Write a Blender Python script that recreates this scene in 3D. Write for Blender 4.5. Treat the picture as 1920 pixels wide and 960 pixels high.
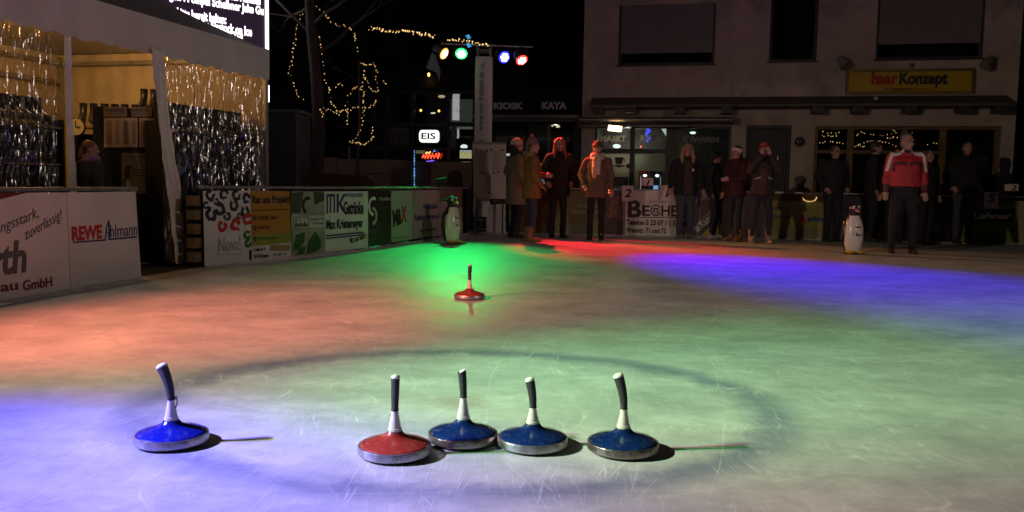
import bpy, bmesh, math, random
from math import radians, sin, cos, tan, pi, atan2
from mathutils import Vector, Matrix, noise
random.seed(7)
for o in list(bpy.data.objects):
    bpy.data.objects.remove(o)
S = bpy.context.scene
C = S.collection

# ---------------------------------------------------------------- camera
FPX = 1600.0                      # focal length in pixels of the 1920 px wide photograph
CH = 0.985                        # eye height above the ice
PITCH = math.atan(136 / FPX)
ROLL = 0.018
cam_d = bpy.data.cameras.new('camera')
cam_d.sensor_width = 36
cam_d.lens = 36 * FPX / 1920
cam_d.clip_start = 0.05
cam_d.clip_end = 800
cam = bpy.data.objects.new('camera', cam_d)
C.objects.link(cam)
CM = Matrix.Rotation(pi / 2 - PITCH, 3, 'X') @ Matrix.Rotation(ROLL, 3, 'Z')
cam.matrix_world = Matrix.Translation((0, 0, CH)) @ CM.to_4x4()
S.camera = cam

# ---------------------------------------------------------------- sky, exposure
w = bpy.data.worlds.new('World')
S.world = w
w.use_nodes = True
bg = w.node_tree.nodes['Background']
bg.inputs[0].default_value = (1.0, 0.72, 0.50, 1)       # faint town glow of a night sky
bg.inputs[1].default_value = 0.0011
S.view_settings.view_transform = 'Standard'
S.view_settings.look = 'None'
S.view_settings.gamma = 1
S.view_settings.exposure = 0
S.cycles.use_denoising = True
S.cycles.max_bounces = 5
S.cycles.diffuse_bounces = 2
S.cycles.glossy_bounces = 2
S.cycles.transparent_max_bounces = 10
S.cycles.sample_clamp_indirect = 4

# ---------------------------------------------------------------- helpers
def ray(px, py):
    return (CM @ Vector(((px - 960) / FPX, (480 - py) / FPX, -1)))

def G(px, py, z=0.0):
    d = ray(px, py)
    t = (z - CH) / d.z
    return Vector((d.x * t, d.y * t, z))

def P(px, py, Y):
    d = ray(px, py)
    t = Y / d.y
    return Vector((d.x * t, Y, CH + d.z * t))

def link(o, parent=None):
    C.objects.link(o)
    if parent is not None:
        o.parent = parent
    return o

def tag(o, label=None, cat=None, group=None, kind=None):
    if label: o['label'] = label
    if cat: o['category'] = cat
    if group: o['group'] = group
    if kind: o['kind'] = kind
    return o

def thing(name, label, cat, loc=(0, 0, 0), rz=0, group=None):
    o = bpy.data.objects.new(name, None)
    o.empty_display_size = 0.1
    link(o)
    o.location = loc
    o.rotation_euler = (0, 0, rz)
    return tag(o, label, cat, group)

def dup(root, loc, rz=None, label=None, group=None):
    r = root.copy(); C.objects.link(r); r.location = loc
    if rz is not None: r.rotation_euler = (0, 0, rz)
    if label: r['label'] = label
    if group: r['group'] = group
    for ch in list(root.children):
        c = ch.copy(); C.objects.link(c); c.parent = r
        for g in ch.children:
            d = g.copy(); C.objects.link(d); d.parent = c
    return r

class Plane:
    """an upright plane through two ground points; local x runs along it, local y away from the viewer"""
    def __init__(s, A, B):
        s.o = Vector((A[0], A[1], 0)); d = Vector((B[0] - A[0], B[1] - A[1], 0))
        s.len = d.length; s.d = d.normalized(); s.n = Vector((-s.d.y, s.d.x, 0))
        s.rz = atan2(s.d.y, s.d.x)
    def uv(s, px, py, off=0.0):
        r = ray(px, py); o = s.o + s.n * off - Vector((0, 0, CH))
        t = s.n.dot(o) / s.n.dot(r)
        p = r * t + Vector((0, 0, CH))
        return (p - s.o).dot(s.d), p.z
    def at(s, u, off=0.0, z=0.0):
        p = s.o + s.d * u + s.n * off
        return Vector((p.x, p.y, z))
    def rect(s, px0, py0, px1, py1, u0=0.0, off=0.0):
        my, mx = (py0 + py1) / 2, (px0 + px1) / 2
        return (s.uv(px0, my, off)[0] - u0, s.uv(mx, py1, off)[1], s.uv(px1, my, off)[0] - u0, s.uv(mx, py0, off)[1])

class MB:
    def __init__(s):
        s.v = []; s.f = []; s.m = []
    def face(s, idx, mi=0):
        s.f.append(tuple(idx)); s.m.append(mi)
    def add(s, vs):
        k = len(s.v); s.v.extend([tuple(q) for q in vs]); return k
    def box(s, x0, x1, y0, y1, z0, z1, mi=0):
        if x0 > x1: x0, x1 = x1, x0
        if y0 > y1: y0, y1 = y1, y0
        if z0 > z1: z0, z1 = z1, z0
        k = s.add([(x, y, z) for z in (z0, z1) for y in (y0, y1) for x in (x0, x1)])
        for q in ((0, 2, 3, 1), (4, 5, 7, 6), (0, 1, 5, 4), (2, 6, 7, 3), (0, 4, 6, 2), (1, 3, 7, 5)):
            s.face([k + i for i in q], mi)
        return s
    def frame(s, x0, z0, x1, z1, t, y0, y1, mi=0):
        s.box(x0, x0 + t, y0, y1, z0, z1, mi); s.box(x1 - t, x1, y0, y1, z0, z1, mi)
        s.box(x0 + t, x1 - t, y0, y1, z0, z0 + t, mi); s.box(x0 + t, x1 - t, y0, y1, z1 - t, z1, mi)
        return s
    def quad(s, a, b, c, d, mi=0):
        k = s.add([a, b, c, d]); s.face((k, k + 1, k + 2, k + 3), mi); return s
    def prism(s, poly, y0, y1, mi=0):
        """poly: (x, z) points counter-clockwise seen from -y"""
        n = len(poly)
        k = s.add([(x, y0, z) for x, z in poly] + [(x, y1, z) for x, z in poly])
        s.face([k + i for i in range(n)], mi); s.face([k + n + n - 1 - i for i in range(n)], mi)
        for i in range(n):
            j = (i + 1) % n
            s.face((k + j, k + i, k + n + i, k + n + j), mi)
        return s
    def tube(s, pts, rad, n=8, mi=0, caps=True):
        pts = [Vector(p) for p in pts]
        if not isinstance(rad, (list, tuple)): rad = [rad] * len(pts)
        up = Vector((0.31, 0.77, 0.55)).normalized(); rings = []
        for i, p in enumerate(pts):
            t = (pts[min(i + 1, len(pts) - 1)] - pts[max(i - 1, 0)])
            t = t.normalized() if t.length > 1e-9 else Vector((0, 0, 1))
            a = t.cross(up)
            if a.length < 1e-3: a = t.cross(Vector((1, 0, 0)))
            a.normalize(); b = t.cross(a); up = a.cross(t) * 1.0
            rings.append(s.add([p + (a * cos(2 * pi * j / n) + b * sin(2 * pi * j / n)) * rad[i] for j in range(n)]))
        for i in range(len(rings) - 1):
            for j in range(n):
                q = (j + 1) % n
                s.face((rings[i] + j, rings[i] + q, rings[i + 1] + q, rings[i + 1] + j), mi)
        if caps:
            s.face([rings[0] + n - 1 - j for j in range(n)], mi); s.face([rings[-1] + j for j in range(n)], mi)
        return s
    def lathe(s, prof, n=32, cx=0, cy=0, mi=0):
        rings = []
        for r, z in prof:
            r = max(r, 1e-4)
            rings.append(s.add([(cx + r * cos(2 * pi * j / n), cy + r * sin(2 * pi * j / n), z) for j in range(n)]))
        for i in range(len(rings) - 1):
            for j in range(n):
                q = (j + 1) % n
                s.face((rings[i] + j, rings[i] + q, rings[i + 1] + q, rings[i + 1] + j), mi)
        s.face([rings[0] + n - 1 - j for j in range(n)], mi); s.face([rings[-1] + j for j in range(n)], mi)
        return s
    def ell(s, c, r, nu=14, nv=9, rot=None, mi=0):
        c = Vector(c); rr = []
        for i in range(nv + 1):
            th = pi * i / nv; st = max(sin(th), 0.02)
            ring = []
            for j in range(nu):
                p = Vector((r[0] * st * cos(2 * pi * j / nu), r[1] * st * sin(2 * pi * j / nu), -r[2] * cos(th)))
                if rot is not None: p = rot @ p
                ring.append(c + p)
            rr.append(s.add(ring))
        for i in range(nv):
            for j in range(nu):
                q = (j + 1) % nu
                s.face((rr[i] + j, rr[i] + q, rr[i + 1] + q, rr[i + 1] + j), mi)
        s.face([rr[0] + nu - 1 - j for j in range(nu)], mi); s.face([rr[-1] + j for j in range(nu)], mi)
        return s
    def cap(s, p0, p1, r0, r1, n=12, mi=0):
        """a tapered capsule"""
        p0 = Vector(p0); p1 = Vector(p1); d = (p1 - p0)
        L = max(d.length, 1e-5); d = d / L if d.length > 1e-5 else Vector((0, 0, 1))
        pts = []; rad = []
        for a in (-84, -58, -30, 0):
            pts.append(p0 + d * (r0 * sin(radians(a)))); rad.append(r0 * cos(radians(a)))
        for a in (0, 30, 58, 84):
            pts.append(p1 + d * (r1 * sin(radians(a)))); rad.append(r1 * cos(radians(a)))
        return s.tube(pts, rad, n, mi)
    def loft(s, rings, n=24, mi=0):
        """rings: (z, cx, cy, rx, ry)"""
        rr = []
        for z, cx, cy, rx, ry in rings:
            rr.append(s.add([(cx + rx * cos(2 * pi * j / n), cy + ry * sin(2 * pi * j / n), z) for j in range(n)]))
        for i in range(len(rr) - 1):
            for j in range(n):
                q = (j + 1) % n
                s.face((rr[i] + j, rr[i] + q, rr[i + 1] + q, rr[i + 1] + j), mi)
        s.face([rr[0] + n - 1 - j for j in range(n)], mi); s.face([rr[-1] + j for j in range(n)], mi)
        return s
    def mesh(s, name):
        me = bpy.data.meshes.new(name)
        me.from_pydata(s.v, [], s.f); me.update()
        return me
    def build(s, name, mats, parent=None, angle=35, bevel=0):
        me = s.mesh(name)
        if not isinstance(mats, (list, tuple)): mats = [mats]
        for m in mats: me.materials.append(m)
        me.polygons.foreach_set('material_index', s.m)
        if angle:
            me.polygons.foreach_set('use_smooth', [True] * len(me.polygons))
            me.set_sharp_from_angle(angle=radians(angle))
        o = bpy.data.objects.new(name, me)
        link(o, parent)
        if bevel:
            b = o.modifiers.new('bevel', 'BEVEL'); b.width = bevel; b.segments = 2; b.limit_method = 'ANGLE'
        return o

# ---------------------------------------------------------------- materials
_mc = {}
def mat(name, col, rough=0.6, metal=0.0, vary=0.12, scale=6.0, bump=0.0, bscale=40.0, spec=0.5, stretch=(1, 1, 1), coat=0.0, wear=None, wear_amt=0.5, wear_scale=12):
    if name in _mc: return _mc[name]
    if 'vinyl' in name: bump, bscale, vary = .35, 4.0, max(vary, .10)
    m = bpy.data.materials.new(name); m.use_nodes = True
    nt = m.node_tree; N = nt.nodes; L = nt.links; b = N['Principled BSDF']
    b.inputs['Roughness'].default_value = rough; b.inputs['Metallic'].default_value = metal
    b.inputs['Specular IOR Level'].default_value = spec
    b.inputs['Coat Weight'].default_value = coat; b.inputs['Coat Roughness'].default_value = 0.08
    tc = N.new('ShaderNodeTexCoord'); mp = N.new('ShaderNodeMapping'); mp.inputs['Scale'].default_value = stretch
    L.new(tc.outputs['Object'], mp.inputs[0])
    no = N.new('ShaderNodeTexNoise'); no.inputs['Scale'].default_value = scale; no.inputs['Detail'].default_value = 6
    L.new(mp.outputs[0], no.inputs['Vector'])
    mr = N.new('ShaderNodeMapRange'); mr.inputs['From Min'].default_value = 0.3; mr.inputs['From Max'].default_value = 0.7
    mr.inputs['To Min'].default_value = 1 - vary; mr.inputs['To Max'].default_value = 1 + vary
    L.new(no.outputs['Fac'], mr.inputs['Value'])
    mx = N.new('ShaderNodeVectorMath'); mx.operation = 'SCALE'; mx.inputs[0].default_value = col[:3]
    L.new(mr.outputs[0], mx.inputs['Scale'])
    out = mx.outputs[0]
    if wear is not None:
        n3 = N.new('ShaderNodeTexNoise'); n3.inputs['Scale'].default_value = wear_scale; n3.inputs['Detail'].default_value = 8
        n3.inputs['Roughness'].default_value = 0.7
        L.new(tc.outputs['Object'], n3.inputs['Vector'])
        r3 = N.new('ShaderNodeMapRange'); r3.inputs['From Min'].default_value = 0.52; r3.inputs['From Max'].default_value = 0.66
        r3.inputs['To Max'].default_value = wear_amt
        L.new(n3.outputs['Fac'], r3.inputs['Value'])
        m3 = N.new('ShaderNodeMix'); m3.data_type = 'RGBA'; m3.inputs[7].default_value = (*wear, 1)
        L.new(r3.outputs[0], m3.inputs[0]); L.new(out, m3.inputs[6]); out = m3.outputs[2]
    L.new(out, b.inputs['Base Color'])
    r2 = N.new('ShaderNodeMapRange'); r2.inputs['To Min'].default_value = max(rough - 0.1, 0.02); r2.inputs['To Max'].default_value = min(rough + 0.1, 1)
    L.new(no.outputs['Fac'], r2.inputs['Value']); L.new(r2.outputs[0], b.inputs['Roughness'])
    if bump:
        n2 = N.new('ShaderNodeTexNoise'); n2.inputs['Scale'].default_value = bscale; n2.inputs['Detail'].default_value = 5
        L.new(mp.outputs[0], n2.inputs['Vector'])
        bp = N.new('ShaderNodeBump'); bp.inputs['Strength'].default_value = bump; bp.inputs['Distance'].default_value = 0.01
        L.new(n2.outputs['Fac'], bp.inputs['Height']); L.new(bp.outputs[0], b.inputs['Normal'])
    _mc[name] = m
    return m

def emis(name, col, strength):
    if name in _mc: return _mc[name]
    m = bpy.data.materials.new(name); m.use_nodes = True
    b = m.node_tree.nodes['Principled BSDF']
    b.inputs['Base Color'].default_value = (0.02, 0.02, 0.02, 1)
    b.inputs['Emission Color'].default_value = (*col, 1); b.inputs['Emission Strength'].default_value = strength
    _mc[name] = m
    return m

def glass(name, tint=(0.85, 0.88, 0.86), refl=0.14, rough=0.015, bump=0.0, bscale=20, stretch=(1, 1, 1)):
    """a thin pane: lets what lies behind through and mirrors a little"""
    if name in _mc: return _mc[name]
    m = bpy.data.materials.new(name); m.use_nodes = True
    nt = m.node_tree; N = nt.nodes; L = nt.links
    N.remove(N['Principled BSDF'])
    t = N.new('ShaderNodeBsdfTransparent'); t.inputs[0].default_value = (*tint, 1)
    g = N.new('ShaderNodeBsdfGlossy'); g.inputs['Roughness'].default_value = rough
    mx = N.new('ShaderNodeMixShader')
    lw = N.new('ShaderNodeLayerWeight'); lw.inputs[0].default_value = 0.35
    mr = N.new('ShaderNodeMapRange'); mr.inputs['To Min'].default_value = refl; mr.inputs['To Max'].default_value = min(1, refl + 0.5)
    L.new(lw.outputs['Fresnel'], mr.inputs['Value']); L.new(mr.outputs[0], mx.inputs[0])
    L.new(t.outputs[0], mx.inputs[1]); L.new(g.outputs[0], mx.inputs[2])
    L.new(mx.outputs[0], N['Material Output'].inputs['Surface'])
    if bump:
        tc = N.new('ShaderNodeTexCoord'); mp = N.new('ShaderNodeMapping'); mp.inputs['Scale'].default_value = stretch
        L.new(tc.outputs['Object'], mp.inputs[0])
        n = N.new('ShaderNodeTexNoise'); n.inputs['Scale'].default_value = bscale; n.inputs['Detail'].default_value = 4
        L.new(mp.outputs[0], n.inputs['Vector'])
        bp = N.new('ShaderNodeBump'); bp.inputs['Strength'].default_value = bump; bp.inputs['Distance'].default_value = 0.03
        L.new(n.outputs['Fac'], bp.inputs['Height']); L.new(bp.outputs[0], g.inputs['Normal']); L.new(bp.outputs[0], lw.inputs['Normal'])
    _mc[name] = m
    return m

M_black = mat('black_paint', (0.012, 0.012, 0.012), 0.45)
M_dark = mat('dark_metal', (0.03, 0.03, 0.032), 0.4, 0.3)
M_steel = mat('galvanised_steel', (0.42, 0.43, 0.44), 0.38, 0.9, 0.2, 14)
M_white = mat('white_sheet', (0.76, 0.74, 0.73), 0.5, vary=0.05)
M_ink = mat('black_ink', (0.015, 0.015, 0.017), 0.5)

def text(s, parent, x0, z0, x1, z1, m, y=-0.006, bold=0.0, shear=0.0, name='lettering', ang=0.0, depth=0.0015):
    """lettering as a thin mesh fitted into the box x0..x1, z0..z1 of the parent's front, facing -y"""
    cu = bpy.data.curves.new('font', 'FONT'); cu.body = s; cu.offset = bold; cu.shear = shear; cu.extrude = 0.01; cu.resolution_u = 3
    to = bpy.data.objects.new('font', cu); C.objects.link(to)
    dg = bpy.context.evaluated_depsgraph_get(); dg.update()
    me = bpy.data.meshes.new_from_object(to.evaluated_get(dg))
    bpy.data.objects.remove(to); bpy.data.curves.remove(cu)
    xs = [v.co.x for v in me.vertices]; ys = [v.co.y for v in me.vertices]
    a0, a1, b0, b1 = min(xs), max(xs), min(ys), max(ys)
    cx, cz = (x0 + x1) / 2, (z0 + z1) / 2; ca, sa = cos(ang), sin(ang)
    for v in me.vertices:
        X = x0 + (v.co.x - a0) / (a1 - a0) * (x1 - x0) - cx; Z = z0 + (v.co.y - b0) / max(b1 - b0, 1e-6) * (z1 - z0) - cz
        v.co = (cx + X * ca - Z * sa, y - (depth if v.co.z > 0 else 0.0), cz + X * sa + Z * ca)
    me.name = name
    me.materials.clear(); me.materials.append(m)
    return link(bpy.data.objects.new(name, me), parent)

# ---------------------------------------------------------------- lamps of the rink
def aim(o, target):
    d = (Vector(target) - o.location)
    o.rotation_euler = d.to_track_quat('-Z', 'Y').to_euler()

M_can = mat('lamp_can', (0.02, 0.02, 0.02), 0.4)
def par_lamp(label, loc, target, col, power, cone, blend, lens_col, group, radius=0.06, scale=1.0):
    loc = Vector(loc)
    t = thing('par_lamp', label, 'stage lamp', loc, 0, group)
    aim(t, target)
    r = 0.085 * scale
    b = MB(); b.lathe([(0.05 * scale, 0.24), (r * 0.95, 0.2), (r, 0.0), (r * 1.06, -0.012), (r * 1.06, 0.0)][::-1], 20)
    b.build('can', M_can, t)
    y = MB()
    y.tube([(-r * 1.1, 0, 0.09), (-r * 1.2, 0.1, 0.1), (-r * 0.6, 0.2, 0.11), (r * 0.6, 0.2, 0.11), (r * 1.2, 0.1, 0.1), (r * 1.1, 0, 0.09)], 0.01, 6)
    y.build('yoke', M_can, t)
    l = MB(); l.lathe([(0.001, -0.013), (r * 0.95, -0.014), (r * 0.9, -0.022), (0.001, -0.03)][::-1], 20)
    l.build('lens', emis('lens_' + label.split()[0] + str(lens_col[0]), lens_col, 1.0), t)
    l = MB()
    for q in range(7):
        a_ = q * pi / 3; rr_ = 0 if q == 6 else r * .5
        l.lathe([(.001, -.034), (r * .24, -.034), (r * .24, -.028), (.001, -.0275)], 10, rr_ * cos(a_), rr_ * sin(a_))
    l.build('led_cluster', emis('led_' + label.split()[0] + str(lens_col[0]), tuple(.55 * max(lens_col) + .45 * q for q in lens_col), 1.4), t)
    ld = bpy.data.lights.new('lamp_beam', 'SPOT'); ld.energy = power; ld.color = col; ld.spot_size = radians(cone); ld.spot_blend = blend
    ld.shadow_soft_size = radius
    lo = bpy.data.objects.new('lamp_beam', ld); link(lo, t); lo.location = (0, 0, -0.06)
    return t

# lamp bar on the front left mast, out of frame: it lights the near ice
FL = Vector((-5.6, 2.0, 3.7))
front_lamps = [
    ('white floodlight on the near lamp bar outside the frame', (0.0, 0.0, 0.1), (2.6, 7.6, 0), (1.0, 0.74, 0.54), 1750, 80, 1.0, (6, 5, 4)),
    ('cool white stage lamp on the near lamp bar outside the frame', (0.0, 0.15, 0.1), (0.6, 3.5, 0), (0.78, 0.98, 1.0), 1450, 34, 1.0, (5, 6, 6)),
    ('red stage lamp on the near lamp bar outside the frame', (0.0, -0.45, 0), (-2.1, 5.9, 0), (1.0, 0.10, 0.05), 4300, 31, 1.0, (6, .4, .2)),
    ('green stage lamp on the near lamp bar outside the frame', (0.0, -0.3, 0), (1.8, 4.7, 0), (0.06, 1.0, 0.25), 3000, 28, 1.0, (.6, 6, .6)),
    ('blue stage lamp on the near lamp bar outside the frame', (0.0, 0.3, 0), (-2.35, 2.25, 0), (0.0, 0.01, 1.0), 8200, 39, 1.0, (.4, .6, 6)),
    ('amber stage lamp on the near lamp bar outside the frame', (0.0, 0.45, 0), (2.0, 1.8, 0), (1.0, 0.56, 0.36), 1500, 52, 1.0, (6, 3, 1)),
]
for lb, off, tg, col, pw, cone, bl, lc in front_lamps:
    par_lamp(lb, FL + Vector(off), tg, col, pw, cone, bl, lc, None)
# lamp bar at the right hand side, out of frame: it washes the left boards
FR = Vector((8.8, 2.6, 4.0))
par_lamp('white floodlight on the right hand lamp bar outside the frame', FR, (0, 11.5, .5), (1.0, .78, .68), 640, 92, 1.0, (6, 5, 4), None)
# lamp bar on the back mast
BM = G(903, 436)
BMY = BM.y
back_lamps = [
    ('amber stage lamp glowing leftmost on the crossbar of the wrapped mast', 832, 100, (4.2, 13.4, 0), (1.0, 0.36, 0.1), 900, 40, 1.0, (2.2, 0.9, 0.12)),
    ('green stage lamp glowing beside the wrapped mast top', 865, 100, (-0.8, 11.9, 0), (0.0, 1.0, 0.16), 1150, 40, 1.0, (0.05, 4, 0.5)),
    ('blue stage lamp glowing just right of the wrapped mast top', 945, 107, (4.0, 9.1, 0), (0.02, 0.0, 1.0), 12000, 31, 1.0, (0.08, 0.1, 6)),
    ('red stage lamp glowing rightmost on the crossbar of the wrapped mast', 978, 112, (1.7, 13.7, 0), (1.0, 0.02, 0.03), 2000, 50, 1.0, (4, 0.12, 0.05)),
]
for lb, px, py, tg, col, pw, cone, bl, lc in back_lamps:
    par_lamp(lb, P(px, py, BMY - 0.25), tg, col, pw, cone, bl, lc, None, 0.07, 1.4)

# ---------------------------------------------------------------- ground and ice
def ice_material():
    m = bpy.data.materials.new('skated_ice'); m.use_nodes = True
    nt = m.node_tree; N = nt.nodes; L = nt.links; b = N['Principled BSDF']
    tc = N.new('ShaderNodeTexCoord'); O = tc.outputs['Object']
    def nd(t, **k):
        n = N.new(t)
        for a, v in k.items(): setattr(n, a, v)
        return n
    def ma(op, a, c=None, d=None):
        n = nd('ShaderNodeMath', operation=op)
        for i, q in enumerate((a, c, d)):
            if q is None: continue
            if isinstance(q, (int, float)): n.inputs[i].default_value = q
            else: L.new(q, n.inputs[i])
        return n.outputs[0]
    def noi(vec, sc, det=4, ro=0.5, dist=0.0):
        n = nd('ShaderNodeTexNoise'); n.inputs['Scale'].default_value = sc; n.inputs['Detail'].default_value = det
        n.inputs['Roughness'].default_value = ro; n.inputs['Distortion'].default_value = dist
        L.new(vec, n.inputs['Vector']); return n.outputs['Fac']
    def mapp(rot, sc, loc=(0, 0, 0), src=None):
        n = nd('ShaderNodeMapping'); n.inputs['Rotation'].default_value = (0, 0, rot); n.inputs['Scale'].default_value = sc; n.inputs['Location'].default_value = loc
        L.new(O if src is None else src, n.inputs[0]); return n.outputs[0]
    def mrange(v, a, c, d, e):
        n = nd('ShaderNodeMapRange'); n.inputs[1].default_value = a; n.inputs[2].default_value = c; n.inputs[3].default_value = d; n.inputs[4].default_value = e
        L.new(v, n.inputs[0]); return n.outputs[0]
    # skate scratches: cracks of stretched cells, bent a little and broken up by masks
    def voro(vec, sc):
        n = nd('ShaderNodeTexVoronoi', feature='DISTANCE_TO_EDGE'); n.inputs['Scale'].default_value = sc
        L.new(vec, n.inputs['Vector']); return n.outputs['Distance']
    def warped(sc, amt):
        wn = nd('ShaderNodeTexNoise'); wn.inputs['Scale'].default_value = sc; wn.inputs['Detail'].default_value = 2; L.new(O, wn.inputs['Vector'])
        wm = nd('ShaderNodeVectorMath', operation='MULTIPLY_ADD'); L.new(wn.outputs['Color'], wm.inputs[0]); wm.inputs[1].default_value = (amt, amt, 0); L.new(O, wm.inputs[2]); return wm.outputs[0]
    w1 = warped(.55, 1.1); w2 = warped(1.4, .35)
    scr = None
    for i, (rot, st, sc, wd, loc, wv, mlo) in enumerate([(0.25, .07, 4.2, .0075, 0, w1, .50), (1.15, .08, 5.0, .008, 9, w2, .51), (2.15, .06, 5.6, .009, 4, w1, .52), (0.7, .07, 9.5, .014, 17, w2, .50), (2.8, .06, 11, .015, 23, w1, .50), (1.7, .05, 17, .022, 31, w2, .50), (0.1, .05, 23, .028, 40, w1, .50)]):
        ln = mrange(voro(mapp(rot, (1, st, 1), (loc, loc * .7, 0), wv), sc), wd * .15, wd * .75, 1, 0)
        msk = mrange(noi(mapp(0, (1, 1, 1), (loc * 3, 5, 0)), 3.0, 5, .65), mlo, mlo + .14, 0, 1)
        q = ma('MULTIPLY', ln, msk)
        scr = q if scr is None else ma('MAXIMUM', scr, q)
    frost = noi(mapp(0.15, (0.8, 1.15, 1)), 1.9, 9, .68)
    fine = noi(mapp(0.1, (0.9, 1.1, 1)), 26, 7, .75)
    grain = noi(O, 160, 2, .6)
    streak = noi(mapp(0.4, (0.9, 1.1, 1), (3, 8, 0), w2), 8.5, 9, .74)
    # dark ring painted under the ice
    sp = nd('ShaderNodeSeparateXYZ'); L.new(O, sp.inputs[0])
    ct = G(845, 660); cb = G(845, 925); cl = G(240, 775); cr = G(1464, 787)
    cx = (cl.x + cr.x) / 2; cy = (ct.y + cb.y) / 2; rx = (cr.x - cl.x) / 2; ry = (ct.y - cb.y) / 2
    dx = ma('DIVIDE', ma('SUBTRACT', sp.outputs[0], cx), rx); dy = ma('DIVIDE', ma('SUBTRACT', sp.outputs[1], cy), ry)
    rr = ma('SQRT', ma('ADD', ma('MULTIPLY', dx, dx), ma('MULTIPLY', dy, dy)))
    rr = ma('ADD', rr, ma('MULTIPLY', ma('SUBTRACT', noi(O, 6, 7, .7), .5), .17))
    ring = mrange(ma('ABSOLUTE', ma('SUBTRACT', rr, 1.0)), 0.02, 0.12, 1, 0)
    ring = ma('MULTIPLY', ring, mrange(noi(O, 3.0, 6, .7), 0.25, 0.7, 0.45, 1.0))
    # long tracks of skates and stones: broken arcs of wide circles
    trk = None
    for i, (ax, ay, ar, wd) in enumerate([(-6, 1, 6.3, .006), (4, -5, 8.4, .005), (9, 4, 9.1, .008), (-3, 14, 10.6, .006), (2.5, 12, 9.0, .007), (-9, 6, 10.2, .008), (.6, 3.2, .62, .004), (-1.6, 4.9, .45, .004), (2.4, 4.4, .7, .005), (12, 2, 11.6, .006), (1, -9, 11.7, .005), (-2, -4, 6.25, .005)]):
        ux = ma('SUBTRACT', sp.outputs[0], ax); uy = ma('SUBTRACT', sp.outputs[1], ay)
        dd = ma('ABSOLUTE', ma('SUBTRACT', ma('ADD', ma('SQRT', ma('ADD', ma('MULTIPLY', ux, ux), ma('MULTIPLY', uy, uy))), ma('MULTIPLY', ma('SUBTRACT', noi(O, .8, 1), .5), .16)), ar))
        q = ma('MULTIPLY', mrange(dd, wd * .15, wd * .55, 1, 0), mrange(noi(mapp(0, (1, 1, 1), (i * 3.7, 2, 0)), 1.6, 6, .75), .44, .62, 0, 1))
        trk = q if trk is None else ma('MAXIMUM', trk, q)
    dust = mrange(noi(O, 75, 4, .75), .60, .72, 0, .55)
    dust = ma('MULTIPLY', dust, mrange(frost, .45, .65, 0, 1))
    # faint wet centre mark
    cc = G(868, 752)
    ex = ma('DIVIDE', ma('SUBTRACT', sp.outputs[0], cc.x), 0.17); ey = ma('DIVIDE', ma('SUBTRACT', sp.outputs[1], cc.y), 0.17)
    er = ma('ADD', ma('SQRT', ma('ADD', ma('MULTIPLY', ex, ex), ma('MULTIPLY', ey, ey))), ma('MULTIPLY', ma('SUBTRACT', noi(O, 9, 4), .5), .9))
    spot = mrange(er, 0.35, 1.0, 0.45, 0)
    def mixc(f, a, c):
        n = nd('ShaderNodeMix', data_type='RGBA')
        if isinstance(f, (int, float)): n.inputs[0].default_value = f
        else: L.new(f, n.inputs[0])
        for i, q in ((6, a), (7, c)):
            if isinstance(q, tuple): n.inputs[i].default_value = (*q, 1)
            else: L.new(q, n.inputs[i])
        return n.outputs[2]
    base = mixc(mrange(frost, .3, .72, 0, 1), (.34, .37, .37), (.60, .62, .60))
    base = mixc(mrange(streak, .44, .68, 0, .5), base, (.26, .285, .275))
    base = mixc(mrange(fine, .55, .8, 0, .5), base, (.74, .75, .74))
    base = mixc(ma('MULTIPLY', ring, .85), base, (.10, .13, .22))
    base = mixc(spot, base, (.24, .15, .13))
    base = mixc(ma('MULTIPLY', scr, .36), base, (.86, .87, .86))
    base = mixc(ma('MULTIPLY', trk, .34), base, (.88, .89, .88))
    base = mixc(dust, base, (.82, .84, .84))
    base = mixc(mrange(grain, .35, .7, 0, .10), base, (.30, .32, .32))
    L.new(base, b.inputs['Base Color'])
    ro = ma('ADD', mrange(frost, .3, .7, .33, .54), ma('MULTIPLY', scr, .2))
    L.new(ro, b.inputs['Roughness'])
    b.inputs['Specular IOR Level'].default_value = 0.4
    bp = nd('ShaderNodeBump'); bp.inputs['Strength'].default_value = 0.35; bp.inputs['Distance'].default_value = 0.003
    h = ma('ADD', ma('ADD', ma('MULTIPLY', scr, .3), ma('MULTIPLY', fine, .8)), ma('MULTIPLY', grain, .5))
    L.new(h, bp.inputs['Height']); L.new(bp.outputs[0], b.inputs['Normal'])
    return m

gm = mat('paving', (0.045, 0.042, 0.04), 0.8, vary=0.3, scale=3, bump=0.4, bscale=30)
g = MB(); g.quad((-250, -60, -0.02), (250, -60, -0.02), (250, 400, -0.02), (-250, 400, -0.02))
tag(g.build('ground', gm, angle=0), 'dark town square paving around the rink', kind='structure')

# corner points of the rink boards
F0 = G(-70, 579); F1 = G(265, 521); F2 = G(383, 501); F3 = G(690, 468); F4 = G(880, 440)
B0 = G(893, 436.5); B1 = G(1960, 459)
LA = Plane(F0, F1); LB = Plane(F2, F3); LC = Plane(F3, F4); BK = Plane(B0, B1)
ice_pts = [LA.at(-3.2, 0.06), LA.at(LA.len, 0.06), LB.at(0, 0.06), LB.at(LB.len, 0.06), LC.at(LC.len, 0.06), BK.at(0, 0.06), BK.at(BK.len + 3, 0.06), Vector((13, 2, 0)), Vector((12, -5, 0)), Vector((-5.6, -5, 0))]
ib = MB(); k = ib.add([(p.x, p.y, 0.0) for p in ice_pts]); ib.face([k + i for i in range(len(ice_pts))][::-1])
ice = ib.build('ice', ice_material(), angle=0)
tag(ice, 'skated grey white ice of the rink with a dark ring', kind='structure')
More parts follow.
